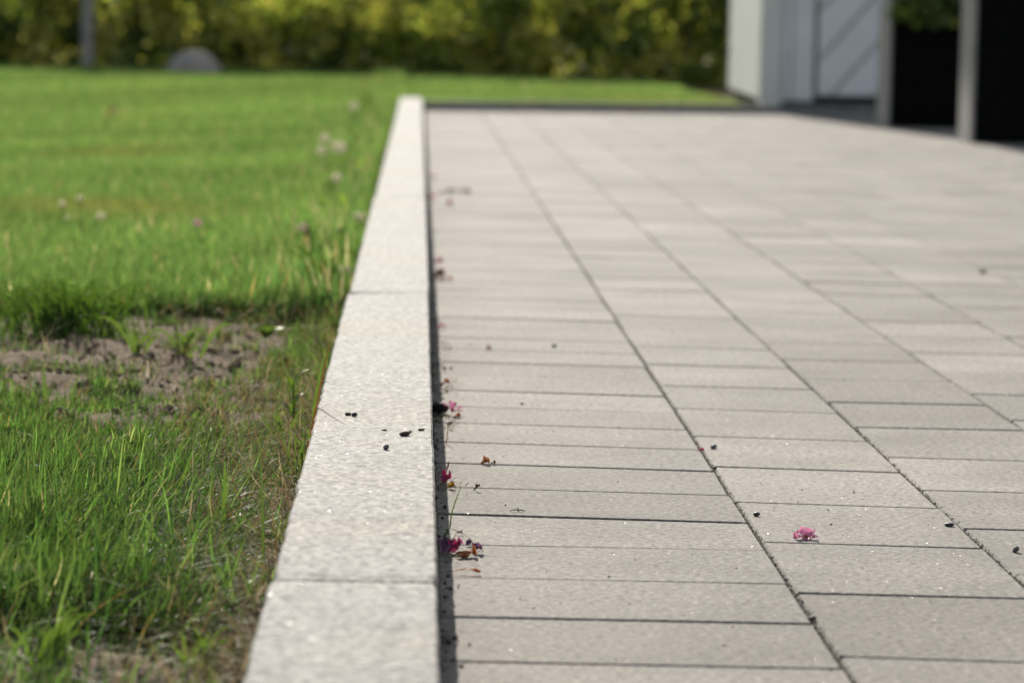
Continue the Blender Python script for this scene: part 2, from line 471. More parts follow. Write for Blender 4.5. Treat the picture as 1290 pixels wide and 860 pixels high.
XR_MAX = X1 + PIT * (NCOL - 1)
bed_far = far_y(0)
me = poly_mesh('pavement', [(KERB_R + .0005, .62, -.0048), (XR_MAX + .002, .62, -.0048), (XR_MAX + .002, far_y(XR_MAX) - .002, -.0048), (KERB_R + .0005, far_y(0) - .002, -.0048)], [(0, 1, 2, 3)])
pavement = tag(link('pavement', me, M_SAND), 'patio of grey concrete pavers with sandy joints', kind='structure')
blocks = []
for c, (L, off) in enumerate(cols):
    for r in range(len(L) - 1):
        def corner(k, line):
            y = line[0]
            for _ in range(3): y = line[0] + line[1] * col_x(k, y)
            return (col_x(k, y), y)
        c0, c1, c2, c3 = corner(c - 1, L[r]), corner(c, L[r]), corner(c, L[r + 1]), corner(c - 1, L[r + 1])
        if c0[1] < .66 or min(c1[1], c0[1]) > far_y(c0[0]) - .06: continue
        if max(c2[1] - far_y(c2[0]), c3[1] - far_y(c3[0])) > -.004:
            c2 = (c2[0], min(c2[1], far_y(c2[0]) - .004)); c3 = (c3[0], min(c3[1], far_y(c3[0]) - .004))
        tight = (c == 2 and r == off)
        tight2 = (c == 2 and r == off + 1)
        g0, g1 = (.00035 if tight2 else random.uniform(.0015, .0023)), (.00035 if tight else random.uniform(.0015, .0023))
        dz = (random.gauss(0, .00022), random.gauss(0, .0014), random.gauss(0, .0012))
        if tight: keep = dz
        if tight2: dz = (keep[0], keep[1], keep[2])
        blocks.append((paver_shape(c0, c1, c2, c3, random.uniform(.0007, .0014), g0, g1, dz), c, r))
cen = np.array([[b[0][2].x, b[0][2].y, 0] for b in blocks])
px, py = pixels(cen)
infr = (px > -60) & (px < PW + 70) & (py > -20) & (py < PH + 60)
order = np.argsort(np.where(infr, cen[:, 1], 1e6))
single = set(order[:300].tolist())
V, F, A, o = [], [], [], 0
for i, ((v, f, ce), c, r) in enumerate(blocks):
    if i in single:
        v2 = [(a[0] - ce.x, a[1] - ce.y, a[2]) for a in v]
        link('paver', poly_mesh('paver', v2, f), M_PAVER, pavement, (ce.x, ce.y, 0))
    else:
        V += v; F += [tuple(k + o for k in ff) for ff in f]; A += [random.random()] * len(v); o += len(v)
me = poly_mesh('paver_field', V, F)
at = me.attributes.new('rnd', 'FLOAT', 'POINT'); at.data.foreach_set('value', np.array(A, np.float32))
tag(link('paver_field', me, M_PAVER, pavement), kind='stuff')

# ------------------------------------------------------------------ kerbs
def kerb_stone(name, xl0, xr0, xl1, xr1, y0, y1, top, parent, chip=False, bottom=-.085, seed=0):
    rr = random.Random(seed)
    n = max(6, int((y1 - y0) / .018)); ch = .0014
    V, F = [], []
    for i in range(n + 1):
        t = i / n; y = y0 + (y1 - y0) * t
        e = ch if 0 < i < n else ch + .0015
        xl, xr = xl0 + (xl1 - xl0) * t, xr0 + (xr1 - xr0) * t
        jl, jr = rr.gauss(0, .00045), rr.gauss(0, .00022)
        dl = 0
        zt = top - (.0012 if i in (0, n) else 0)
        if chip and t > .975: dl = .013 * (t - .975) / .025
        ring = [(xl, bottom), (xl + jl, zt - e - dl * 1.0 - abs(rr.gauss(0, .0004))), (xl + e + jl + dl * 1.6, zt - dl * .12), (xr - e + jr, zt), (xr + jr, zt - e - abs(rr.gauss(0, .0003))), (xr, bottom)]
        for x, z in ring: V.append((x, y, z))
    for i in range(n):
        for k in range(5):
            F.append((i * 6 + k, i * 6 + k + 1, i * 6 + 7 + k, i * 6 + 6 + k)[::-1])
    F.append((0, 1, 2, 3, 4, 5)[::1]); F.append(tuple(n * 6 + k for k in (5, 4, 3, 2, 1, 0)))
    me = poly_mesh(name, V, F)
    bm = bmesh.new(); bm.from_mesh(me); bmesh.ops.recalc_face_normals(bm, faces=bm.faces[:]); bm.to_mesh(me); bm.free()
    return link(name, me, M_KERB, parent)

v, f = box((-.066, .2, -.12), (.012, 13.2, -.086))
kerb = tag(link('kerb', poly_mesh('kerb', v, f), M_SAND), 'long speckled grey granite kerb between lawn and patio', kind='structure')
yj = [.25, 1.935, 3.985, 6.1, 8.15, 10.2, 12.25, far_y(0) + .06]
xl = [-.0722, -.0700, -.0678, -.0655, -.064, -.063, -.062]
xr = [.0152, .0160, .0170, .0172, .0176, .018, .018]
for i in range(len(yj) - 1):
    g = .0010
    kerb_stone('kerb_stone', xl[i], xr[i] - .0003, xl[i] + .0006, xr[i], yj[i] + g, yj[i + 1] - g, KERB_TOP - (0.0004 if i == 0 else 0) - (.0004 if i == 2 else 0), kerb, chip=(i == 1), seed=i + 3)
# the kerb closing the far end of the patio
ang = math.atan(far_slope)
v, f = box((.0, .01, -.12), (1.95, .06, -.05))
kerb2 = tag(link('kerb', poly_mesh('kerb', v, f), M_SAND), 'low grey granite kerb closing the far end of the patio', kind='structure')
kerb2.location = (.0225, far_y(.0225) + .004, 0); kerb2.rotation_euler = (0, 0, ang)
lx = [0, .66, 1.3, 1.94]
for i in range(3):
    me = bevel_box('kerb_stone', (lx[i] + .0015, 0, -.049), (lx[i + 1] - .0015, .075, .033), .003, 2)
    link('kerb_stone', me, M_KERB, kerb2)

# ------------------------------------------------------------------ grass
def blade_arrays(root, length, width, az, lean, curve, color, segs=4, tw=.5):
    """tapering bent strips; every argument is an array over the blades"""
    N = len(root)
    prof = np.interp(np.linspace(0, 1, segs + 1), [0, .25, .6, .85, 1], [.75, 1, .82, .5, .06])
    d = np.stack([np.cos(az), np.sin(az), np.zeros(N)], -1)
    sa = az + np.pi / 2 + RNG.normal(0, tw, N)
    side = np.stack([np.cos(sa), np.sin(sa), np.zeros(N)], -1)
    pos = root.copy(); V = np.zeros((N, segs + 1, 2, 3))
    for j in range(segs + 1):
        w = (width * prof[j] / 2)[:, None]
        V[:, j, 0] = pos - side * w; V[:, j, 1] = pos + side * w
        a = lean + curve * (j + .5) / segs
        pos = pos + (length / segs)[:, None] * (d * np.sin(a)[:, None] + np.array([0, 0, 1.0]) * np.cos(a)[:, None])
        pos[:, 2] = np.maximum(pos[:, 2], root[:, 2] + .002)
    base = np.arange(N)[:, None] * (2 * (segs + 1)) + np.arange(segs)[None] * 2
    F = np.stack([base, base + 1, base + 3, base + 2], -1).reshape(-1, 4)
    C = np.repeat(color[:, None], 2 * (segs + 1), 1).reshape(-1, 3)
    return V.reshape(-1, 3), F, C

def join(chunks):
    V, F, C, o = [], [], [], 0
    for v, f, c in chunks:
        V.append(v); F.append(f + o); C.append(c); o += len(v)
    return np.concatenate(V), np.concatenate(F), np.concatenate(C)

def off_kerb(root, length, az, lean):
    """turn the blades that would grow into the kerb"""
    reach = root[:, 0] + np.cos(az) * np.sin(np.minimum(lean + .5, 1.5)) * length
    bad = reach > KERB_L - .003
    az = np.where(bad, np.pi - az, az)
    return az

GREENS = np.array([(.075, .14, .034), (.10, .17, .045), (.052, .115, .03), (.13, .19, .06), (.078, .15, .034)])
DRYS = np.array([(.34, .28, .16), (.42, .35, .22), (.26, .19, .10), (.30, .20, .09)])
def colors(n, dry=.05, bright=1.0):
    c = GREENS[RNG.integers(0, len(GREENS), n)] * RNG.uniform(.75, 1.25, (n, 1)) * bright
    k = RNG.random(n) < dry
    c[k] = DRYS[RNG.integers(0, len(DRYS), k.sum())] * RNG.uniform(.8, 1.2, (k.sum(), 1))
    return c

chunks = []
# -- near patch, where single blades can be seen: clumps of arching blades
NCL = 9000
gy = RNG.uniform(1.55, 4.6, NCL); gx = KERB_L - .004 - RNG.random(NCL) * (.45 + .02 * gy)
caz = RNG.normal(-.35, .9, NCL); cln = RNG.lognormal(0, .22, NCL); cbr = RNG.lognormal(.08, .25, NCL)
N = 400000
ci = RNG.integers(0, NCL, N)
rx = np.minimum(gx[ci] + RNG.normal(0, .0055, N), KERB_L - .003); ry = gy[ci] + RNG.normal(0, .0075, N)
P = np.stack([rx, ry, np.zeros(N)], -1)
u, w = pixels(P)
kd = KERB_L - rx                                     # distance from the kerb
nz = wave(rx, ry, 22, 21); nz2 = wave(rx, ry, 60, 22)
front = 800 + 10 * nz + 8 * nz2                      # front edge of the grass patch
back = 506 + 12 * nz + 8 * nz2 + np.clip((u - 120) / 8, 0, 14)   # its back edge at the bare soil
body = (w < front) & (w > back)
thin = np.clip((u - 225 - 25 * nz2) / 120, 0, 1)     # thinner and drier towards the kerb
thin = np.where(w < 600, np.clip((u - 170) / 160, 0, 1), thin)
dens = np.where(body, 1.0 - .60 * thin, 0)
dens = np.where(~body & (w >= front), .06, dens)
dens = np.where(~body & (w <= back) & (w > 395), .012 + .35 * (kd < .06 + .02 * nz2) + .36 * (nz2 + .5 * nz > .45), dens)
dens = np.where(w <= 400 + 8 * nz2 + 5 * nz, .85, dens)
keep = RNG.random(N) < dens
P, u, w, kd, thin, ci = P[keep], u[keep], w[keep], kd[keep], thin[keep], ci[keep]
n = len(P)
P[:, 2] = -.004
tall = np.clip((w - 545) / 130, 0, 1) * np.clip((400 - u) / 120, .25, 1)
ln = (.014 + .026 * tall) * RNG.uniform(.5, 1.3, n) * cln[ci]
ln = np.where(w < 400, RNG.uniform(.025, .048, n), ln)
ln = np.where((kd < .05) & (RNG.random(n) < .3), ln * 1.3, ln)
sweep = np.clip((u - 20) / 260, 0, 1) * np.clip((w - 520) / 90, 0, 1)
az = caz[ci] * (1 - .4 * sweep) + RNG.normal(0, .75, n)
az = np.where(w < 500, RNG.uniform(0, 6.28, n), az)
lean = np.abs(RNG.normal(.45 + .42 * sweep + .25 * tall, .36, n))
curve = RNG.normal(.55 + .25 * sweep, .5, n)
az = off_kerb(P, ln, az, lean)
col = colors(n, .03, 1.0) * RNG.lognormal(-.1, .30, (n, 1)) * cbr[ci][:, None]
dk = RNG.random(n) < .03 + .10 * (w < 600) + .12 * thin
dk &= w > 400
col[dk] = DRYS[RNG.integers(0, 4, dk.sum())] * RNG.uniform(.5, 1.1, (dk.sum(), 1)); ln = np.where(dk, ln * .75, ln)
brt = w < 400
col[brt] *= np.array([1.5, 1.42, 1.6])
chunks.append(blade_arrays(P, ln, RNG.uniform(.0006, .0016, n), az, lean, curve, col, 5))
print('near blades', n)
# -- middle and far lawn
for (y0, y1, N, wd, seg, lmin, lmax) in ((4.5, 8.5, 150000, .0024, 3, .026, .050), (8.5, 14, 120000, .0036, 2, .028, .052), (14, 21.6, 170000, .0052, 2, .028, .052)):
    ry = RNG.uniform(y0, y1, N)
    left = -.1115 * ry - .45
    if y0 < 13: rx = KERB_L - .004 - RNG.random(N) * (-left + KERB_L)
    else: rx = left + RNG.random(N) * (2.1 - left)
    P = np.stack([rx, ry, np.full(N, -.012)], -1)
    if y0 >= 13:
        ok = (rx < KERB_L - .005) | (ry > far_y(0) + far_slope * rx + .10)
        ok &= ~((rx > 1.30) & (ry > 14.2))
        P = P[ok]
    n = len(P)
    nz = wave(P[:, 0], P[:, 1], 3.0, 31); nz2 = wave(P[:, 0], P[:, 1] * .6, 7, 33)
    ln = RNG.uniform(lmin, lmax, n) * (1 + .22 * nz) 
    kd = KERB_L - P[:, 0]
    ln = np.where((kd < .14) & (kd > 0) & (RNG.random(n) < .5), ln * 1.6, ln)
    az = RNG.uniform(0, 6.28, n); lean = np.abs(RNG.normal(.25, .2, n)); curve = np.abs(RNG.normal(.4, .3, n))
    if y0 < 14: az = off_kerb(P, ln, az, lean)
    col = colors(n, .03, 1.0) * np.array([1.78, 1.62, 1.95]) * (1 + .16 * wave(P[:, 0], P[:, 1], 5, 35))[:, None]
    pale = .55 * np.clip(nz2 - .5, 0, 1)[:, None]
    col = col * (1 - pale) + pale * np.array([.26, .24, .085])
    if y0 >= 13:
        br = np.clip((P[:, 0] - .3) / 1.0, 0, 1) * np.clip(1 - (P[:, 1] - 14.4) / 2.2, 0, 1)
        col = col * (1 - .5 * br[:, None]) + .5 * br[:, None] * np.array([.25, .21, .09])
    chunks.append(blade_arrays(P, ln, RNG.uniform(.7, 1.3, n) * wd, az, lean, curve, col, seg))
# -- taller wispy growth along the kerb
N = 6500
ry = 4.2 + RNG.random(N) ** 1.2 * 8.5; rx = KERB_L - .012 - np.abs(RNG.normal(0, .055, N)) * (.6 + ry / 12)
keep = wave(ry, rx, 6, 61) > -.5
P = np.stack([rx, ry, np.full(N, -.01)], -1)[keep]; n = len(P)
ln = RNG.uniform(.04, .085, n); az = RNG.uniform(0, 6.28, n); lean = np.abs(RNG.normal(.2, .18, n))
az = off_kerb(P, ln, az, lean)
chunks.append(blade_arrays(P, ln, RNG.uniform(.0012, .0034, n), az, lean, RNG.normal(.4, .3, n), colors(n, .15, 1.0) * np.array([1.7, 1.65, 2.0]), 4))
# -- sparse lawn beside the frame
N = 60000
ry = RNG.uniform(1.0, 21, N); rx = -.1115 * ry - .4 - RNG.random(N) * 2.0
P = np.stack([rx, ry, np.full(N, -.02)], -1)
chunks.append(blade_arrays(P, RNG.uniform(.03, .055, N), np.full(N, .006), RNG.uniform(0, 6.28, N), np.abs(RNG.normal(.25, .2, N)), np.abs(RNG.normal(.4, .3, N)), colors(N, .03), 2))
V, F, C = join(chunks)
tag(link('lawn_grass', array_mesh('lawn_grass', V, F, C, True), M_GRASS), 'short green lawn grass growing beside the kerb', 'grass', kind='stuff')

# -- straw and dead blades lying on the soil along the kerb
N = 9500
ry = RNG.uniform(1.6, 4.4, N); rx = KERB_L - .004 - RNG.random(N) ** 1.4 * .33
P = np.stack([rx, ry, np.full(N, .004)], -1)
u, w = pixels(P)
keep = RNG.random(N) < np.where(w < 500, .25, np.where(u > 215, 1.0, .10))
P = P[keep]; n = len(P); P[:, 2] = RNG.uniform(.002, .016, n)
az = RNG.uniform(0, 6.28, n); ln = RNG.uniform(.012, .045, n); lean = RNG.uniform(.75, 1.6, n)
az = off_kerb(P, ln, az, lean)
c = DRYS[RNG.integers(0, 4, n)] * RNG.uniform(.7, 1.35, (n, 1))
V, F, C = blade_arrays(P, ln, RNG.uniform(.0004, .0011, n), az, lean, RNG.normal(0, .35, n), c, 4)
tag(link('straw_litter', array_mesh('straw_litter', V, F, C, True), M_STRAW), 'dead straw lying on the soil beside the kerb', 'straw', kind='stuff')

# -- crumbs: small faceted lumps joined into one mesh
OCT_V = np.array([(1, 0, 0), (-1, 0, 0), (0, 1, 0), (0, -1, 0), (0, 0, 1), (0, 0, -1)], float)
OCT_F = np.array([(0, 2, 4), (2, 1, 4), (1, 3, 4), (3, 0, 4), (2, 0, 5), (1, 2, 5), (3, 1, 5), (0, 3, 5)])
ico = bmesh.new(); bmesh.ops.create_icosphere(ico, subdivisions=1, radius=1)
ICO_V = np.array([v.co for v in ico.verts]); ICO_F = np.array([[v.index for v in f.verts] for f in ico.faces]); ico.free()
def crumbs(P, size, base_v=ICO_V, base_f=ICO_F, flat=.75):
    n = len(P); k = len(base_v)
    S = size[:, None, None] * RNG.uniform(.6, 1.3, (n, 1, 3)) * np.array([1, 1, flat])
    V = base_v[None] * S * RNG.uniform(.78, 1.22, (n, k, 1))
    a = RNG.uniform(0, 6.28, n); ca, sa = np.cos(a)[:, None], np.sin(a)[:, None]
    X = V[..., 0] * ca - V[..., 1] * sa; Y = V[..., 0] * sa + V[..., 1] * ca
    V = np.stack([X, Y, V[..., 2]], -1) + P[:, None]
    F = base_f[None] + (np.arange(n) * k)[:, None, None]
    return V.reshape(-1, 3), F.reshape(-1, 3)

N = 5200
ry = RNG.uniform(1.55, 4.6, N); rx = KERB_L - .006 - RNG.random(N) * (.10 + .1 * ry)
P = np.stack([rx, ry, np.zeros(N)], -1); u, w = pixels(P)
keep = ((w > 385) & (w < 530) & (u < 330)) | (w > 775)
P = P[keep]; n = len(P)
size = .0012 + .0045 * RNG.random(n) ** 5
P[:, 2] = soil_h(P[:, 0], P[:, 1]) + size * .3
V, F = crumbs(P, size)
tag(link('soil_clods', array_mesh('soil_clods', V, F), M_CLOD), 'crumbly brown soil clods on the bare patch', 'soil', kind='stuff')

# grit in the joints between the paver columns and along the kerb
Ps, sz = [], []
for k in range(0, 5):
    n = int(3600 / (1 + .3 * k))
    y = 1.6 + RNG.random(n) ** 1.5 * 4.5
    x = np.array([col_x(k, t) for t in y]) + RNG.normal(0, .0012, n)
    s = .0004 + .0011 * RNG.random(n) ** 3
    Ps.append(np.stack([x, y, np.full(n, -.0026) + RNG.random(n) * .0024], -1)); sz.append(s)
for c in range(4):
    for (a, b) in cols[c][0]:
        if 1.7 < a < 4.5:
            n = RNG.integers(4, 26)
            x = RNG.uniform(col_x(c - 1, a), col_x(c, a), n); y = a + b * x + RNG.normal(0, .0012, n)
            Ps.append(np.stack([x, y, np.full(n, -.0022) + RNG.random(n) * .0018], -1)); sz.append(.0004 + .0008 * RNG.random(n) ** 3)
V, F = crumbs(np.concatenate(Ps), np.concatenate(sz), OCT_V, OCT_F, .8)
tag(link('joint_grit', array_mesh('joint_grit', V, F), plain('grit', (.46, .41, .33), .8, 900, .5)), 'sandy grit filling the joints between the pavers', 'grit', kind='stuff')
n = 1900
y = 1.5 + RNG.random(n) ** 1.3 * 6
x = KERB_R + .001 + np.abs(RNG.normal(0, .0060, n))
lump = (wave(y, y * 0, 7, 77) + .6 * wave(y, y * 0, 23, 78)) > .1
keep = lump | (RNG.random(n) < .25)
x, y = x[keep], y[keep]
s = .0004 + .0017 * RNG.random(len(x)) ** 4
P = np.stack([x, y, np.where(x > KERB_R, .0003, -.0035) + RNG.random(len(x)) * .0025], -1)
V, F = crumbs(P, s, flat=.6)
tag(link('kerb_debris', array_mesh('kerb_debris', V, F), plain('debris', (.075, .055, .042), .9, 900, .7)), 'dark crumbs of earth collected along the kerb foot', 'debris', kind='stuff')
# clippings and crumbs blown against the kerb foot
heaps = [ground(565, 700).y, ground(562, 612).y, ground(560, 530).y, ground(556, 486).y, ground(552, 440).y, ground(550, 352).y]
n = 330
hy = np.array(heaps)[RNG.integers(0, len(heaps), n)] + RNG.normal(0, .05, n)
hy[:60] = RNG.uniform(1.8, 5, 60)
P = np.stack([KERB_R + .003 + np.abs(RNG.normal(0, .012, n)), hy, np.full(n, .0006)], -1)
az = RNG.uniform(-1.4, 1.4, n); c_ = np.concatenate([DRYS, np.array([(.12, .07, .035), (.22, .07, .06)])])[RNG.integers(0, 6, n)] * RNG.uniform(.6, 1.2, (n, 1))
V, F, C = blade_arrays(P, RNG.uniform(.003, .014, n), RNG.uniform(.0004, .0014, n), az, RNG.uniform(1.3, 1.57, n), RNG.normal(0, .3, n), c_, 3)
tag(link('dry_clippings', array_mesh('dry_clippings', V, F, C, True), M_STRAW), 'dry clippings and withered scraps blown against the kerb foot', 'debris', kind='stuff')
# loose grains scattered over the pavers
n = 420
y = 1.7 + RNG.random(n) ** 1.3 * 4; x = .03 + RNG.random(n) ** 1.3 * .16 * y
s = .0003 + .0006 * RNG.random(n) ** 3
V, F = crumbs(np.stack([x, y, np.full(n, .0006)], -1), s, OCT_V, OCT_F, .8)
tag(link('loose_grains', array_mesh('loose_grains', V, F), M_PEBBLE_B), 'tiny loose grains scattered over the pavers', 'grit', kind='stuff')

# ------------------------------------------------------------------ plants that can be told apart
def blade_mesh(name, pts, widths, side=None):
    """one bent blade through given points"""
    V, F = [], []
    pts = [Vector(p) for p in pts]
    # smooth the line
    fine, fw = [], []
    K = 4
    for i in range(len(pts) - 1):
        p0 = pts[max(i - 1, 0)]; p1 = pts[i]; p2 = pts[i + 1]; p3 = pts[min(i + 2, len(pts) - 1)]
        for j in range(K):
            t = j / K
            fine.append(.5 * ((2 * p1) + (p2 - p0) * t + (2 * p0 - 5 * p1 + 4 * p2 - p3) * t * t + (3 * p1 - p0 - 3 * p2 + p3) * t ** 3))
            fw.append(widths[i] * (1 - t) + widths[i + 1] * t)
    fine.append(pts[-1]); fw.append(widths[-1])
    for i, p in enumerate(fine):
        d = (fine[min(i + 1, len(fine) - 1)] - fine[max(i - 1, 0)]).normalized()
        s = Vector(side) if side else d.cross(Vector((0, 1, .3)))
        if s.length < 1e-4: s = Vector((1, 0, 0))
        s.normalize(); nrm = s.cross(d).normalized()
        V += [p - s * fw[i] / 2, p + nrm * fw[i] * .16, p + s * fw[i] / 2]
    for i in range(len(fine) - 1):
        F += [(3 * i, 3 * i + 1, 3 * i + 4, 3 * i + 3), (3 * i + 1, 3 * i + 2, 3 * i + 5, 3 * i + 4)]
    return poly_mesh(name, V, F, True)

def at_depth(px, py, y):
    """point on the pixel's line at distance y (a thing's foot gives y)"""
    d = fwd + rt * ((px - PW / 2) / FPX) - up * ((py - PH / 2) / FPX)
    t = y / d.y
    return Vector((d.x * t, y, CAM_H + d.z * t))

def blade_thing(name, label, cat, pix, foot, w0, mat, lean_y=0.0, group=None):
    """a single stalk or blade standing at its foot pixel and passing the given pixels"""
    g = ground(*foot)
    pts = [g + Vector((0, 0, -.004))]
    for i, (a, b) in enumerate(pix): 
        q = at_depth(a, b, g.y + lean_y * (i + 1) / len(pix)); q.z = max(q.z, .003); pts.append(q)
    n = len(pts)
    ws = [w0 * (1 - .85 * (i / (n - 1)) ** 2) for i in range(n)]
    base = pts[0]
    return tag(link(name, blade_mesh(name, [p - base for p in pts], ws), mat, None, base), label, cat, group)

blade_thing('grass_stalk', 'thin rust red grass stalk leaning against the left side of the kerb', 'grass stalk', [(392, 545), (403, 490), (411, 452), (421, 410)], (381, 590), .0016, M_REDSTEM)
blade_thing('grass_stalk', 'upright dark green stalk with a bare tip among straw near the kerb', 'grass stalk', [(331, 660), (329, 600), (327, 540)], (332, 728), .0020, M_STEM)
blade_thing('grass_stalk', 'dark single grass stalk standing tall over the lawn behind the soil patch', 'grass stalk', [(143, 350), (149, 325), (144, 302)], (140, 385), .0045, M_STEM)
blade_thing('grass_stalk', 'broad bright green blade rising from straw beside the kerb', 'grass blade', [(282, 640), (283, 600), (283, 580)], (277, 690), .0030, M_BRIGHT)
blade_thing('grass_stalk', 'bright green blade leaning right over the straw', 'grass blade', [(222, 625), (235, 590), (241, 572)], (213, 650), .0028, M_BRIGHT)
blade_thing('grass_stalk', 'yellow green blade bending against the kerb edge', 'grass blade', [(398, 500), (404, 470), (410, 440)], (390, 548), .0026, M_BRIGHT)
blade_thing('grass_stalk', 'short stiff green blade at the front edge of the soil patch', 'grass blade', [(56, 485), (54, 462)], (57, 505), .0040, M_BRIGHT)
blade_thing('grass_stalk', 'green blade arching low over the soil from the grass edge', 'grass blade', [(8, 478), (22, 486), (40, 492)], (2, 500), .0035, M_STEM)
blade_thing('dry_grass_stalk', 'white curled dry blade touching the kerb side by the front kerb joint', 'dry blade', [(323, 765), (325, 748), (333, 738), (336, 733)], (323, 778), .0026, M_DRY)
blade_thing('dry_grass_stalk', 'white dry blade lying flat beside the curled white blade', 'dry blade', [(305, 735), (320, 740), (334, 744)], (292, 741), .0018, M_DRY)
blade_thing('dry_grass_stalk', 'white dry blade hooked over the green tuft', 'dry blade', [(182, 702), (180, 685), (172, 672)], (184, 728), .0022, M_DRY)
blade_thing('dry_grass_stalk', 'silvery dry blade lying across the tuft beside the hooked blade', 'dry blade', [(190, 680), (235, 692), (262, 690)], (160, 700), .0012, M_DRY)
blade_thing('dry_grass_stalk', 'dull curled straw at the front of the tuft on bare soil', 'dry blade', [(76, 800), (74, 784), (80, 775)], (68, 824), .0022, M_DRY)
blade_thing('dry_grass_stalk', 'pale upright dead blade on the soil patch beside the leaf shoot', 'dry blade', [(185, 455), (184, 470)], (186, 478), .0042, M_DRY)

def sprig(name, label, foot, n, ln, w, spread, mat, seed, group=None, cat='grass tuft'):
    """a small tuft: every blade a part"""
    rr = random.Random(seed)
    g = ground(*foot); t = empty(name, (g.x, g.y, -.003))
    tag(t, label, cat, group)
    for i in range(n):
        a = rr.uniform(0, 6.28); L = ln * rr.uniform(.6, 1.15); s = spread * rr.uniform(.3, 1.1)
        b = Vector((rr.gauss(0, .004), rr.gauss(0, .004), 0)) * (1 + n / 25)
        if g.x + b.x + math.cos(a) * L * s > KERB_L - .004: a = math.pi - a
        d = Vector((math.cos(a), math.sin(a), 0))
        pts = [b, b + d * L * s * .35 + Vector((0, 0, L * .5)), b + d * L * s * .75 + Vector((0, 0, L * .8)), b + d * L * s * 1.15 + Vector((0, 0, L * (1 - .25 * s)))]
        ww = w * rr.uniform(.7, 1.2)
        link('blade', blade_mesh('blade', pts, [ww * .8, ww, ww * .7, ww * .08]), mat, t)
    return t
M_TUFT = leafy('tuft_blade', .45, .02, .4, color=(.07, .13, .022))
sprig('grass_tuft', 'dark green bushy grass tuft growing in the bare soil patch', (78, 426), 170, .066, .0026, .8, M_TUFT, 5)
sprig('grass_tuft', 'small bright grass shoot with wide blades in the soil patch', (172, 450), 8, .046, .0032, .9, M_BRIGHT, 9)
sprig('grass_tuft', 'low green shoot beside the round leaf on the soil patch', (232, 452), 10, .040, .0036, 1.0, M_BRIGHT, 12)
sprig('grass_tuft', 'fresh grass shoot on the bare soil in front of the dense tuft', (55, 842), 14, .034, .0026, .8, M_BRIGHT, 13)
sprig('grass_tuft', 'thin grass shoot on the bare soil between dense tuft and kerb', (240, 846), 9, .030, .0022, .7, M_BRIGHT, 14)
sprig('grass_tuft', 'upright weedy shoot by the kerb level with the gravel crumbs', (352, 560), 7, .040, .0018, .6, M_BRIGHT, 15)
sprig('grass_tuft', 'yellowish weedy shoot by the kerb near the rust red stalk', (374, 600), 8, .040, .0016, .5, M_BRIGHT, 16)
sprig('grass_tuft', 'tall loose tuft by the kerb beside the chipped kerb corner', (415, 385), 26, .075, .0030, .6, M_TUFT, 17)

def leaf_blade(name, L, W, mat, parent, rot, loc, lobes=0, curl=.15):
    """a flat leaf with outline, midrib fold and curl"""
    n = 10; V, F = [], []
    for i in range(n + 1):
        t = i / n
        w = W * (math.sin(math.pi * min(1, t * 1.02)) ** .7) * (1 + (.18 * math.cos(i * math.pi) if lobes else 0)) * .5 + .0001
        z = curl * L * math.sin(t * math.pi)
        V += [(t * L, -w, z + .18 * w), (t * L, 0, z), (t * L, w, z + .18 * w)]
    for i in range(n):
        F += [(3 * i, 3 * i + 3, 3 * i + 4, 3 * i + 1), (3 * i + 1, 3 * i + 4, 3 * i + 5, 3 * i + 2)]
    o = link(name, poly_mesh(name, V, F, True), mat, parent, loc)
    o.rotation_euler = rot
    return o
g = ground(335, 432); t = empty('weed_seedling', (g.x, g.y, .0)); tag(t, 'bright green lobed weed seedling on the soil patch near the kerb', 'weed')
for i, (a, e) in enumerate(((.2, -.5), (1.3, -.8), (2.6, -.6), (3.9, -.5), (5.2, -.7))):
    leaf_blade('leaf', .024, .016, M_BRIGHT, t, (0, e, a), (0, 0, .004), 1)
g = ground(368, 545); t = empty('weed_seedling', (g.x, g.y, .0)); tag(t, 'narrow leaved green weed standing among straw at the kerb', 'weed')
link('stem', tube_mesh('stem', [(0, 0, 0), (.001, 0, .02), (0, .001, .042)], [.001, .0009, .0006], 5), M_STEM, t)
for i in range(9): leaf_blade('leaf', .018, .005, M_BRIGHT, t, (0, -.7, i * 2.4), (0, 0, .008 + .004 * i))

# leafy weeds along the kerb farther off
M_WEED = leafy('weed_leaf', .55, .02, .5, color=(.20, .30, .06))
WEEDS = ((452, 262, .085, 'leafy green weed by the kerb behind the off white clover head'), (474, 205, .09, 'tall leafy weed by the kerb halfway along the lawn'), (478, 165, .11, 'bushy weed growing at the far stretch of the kerb'), (432, 335, .06, 'low leafy weed beside the chipped end of the kerb stone'), (412, 268, .06, 'spreading weed in the lawn below the white clover heads'),
         (462, 232, .07, 'small leafy weed tight against the kerb below the halfway one'), (440, 300, .06, 'round leafy weed at the kerb short of the off white clover head'), (436, 215, .075, 'loose leafy weed just below the pale clover head'), (420, 318, .055, 'flat leafy weed in the grass beside the chipped kerb end'), (484, 150, .11, 'feathery weed against the kerb close to its far end'))
for i, (fx, fy, h, lab) in enumerate(WEEDS):
    g = ground(fx, fy); t = empty('weed_plant', (g.x - .018, g.y, -.008)); tag(t, lab, 'weed')
    rr = random.Random(40 + i)
    for s_ in range(7):
        a = rr.uniform(0, 6.28); tip = Vector((math.cos(a) * .55 * h, math.sin(a) * .6 * h, h * rr.uniform(.6, 1.05)))
        if g.x - .018 + tip.x > KERB_L - .02: tip.x = -tip.x
        link('stem', tube_mesh('stem', [(0, 0, 0), tip * .5 + Vector((0, 0, .01)), tip], [.0012, .0010, .0006], 5), M_STEM, t)
        for k in range(7):
            f_ = .2 + .8 * k / 7
            leaf_blade('leaf', rr.uniform(.014, .026), rr.uniform(.005, .010), M_WEED, t, (rr.uniform(-.6, .6), rr.uniform(-1.1, .3), rr.uniform(1.7, 4.6)), tip * f_)

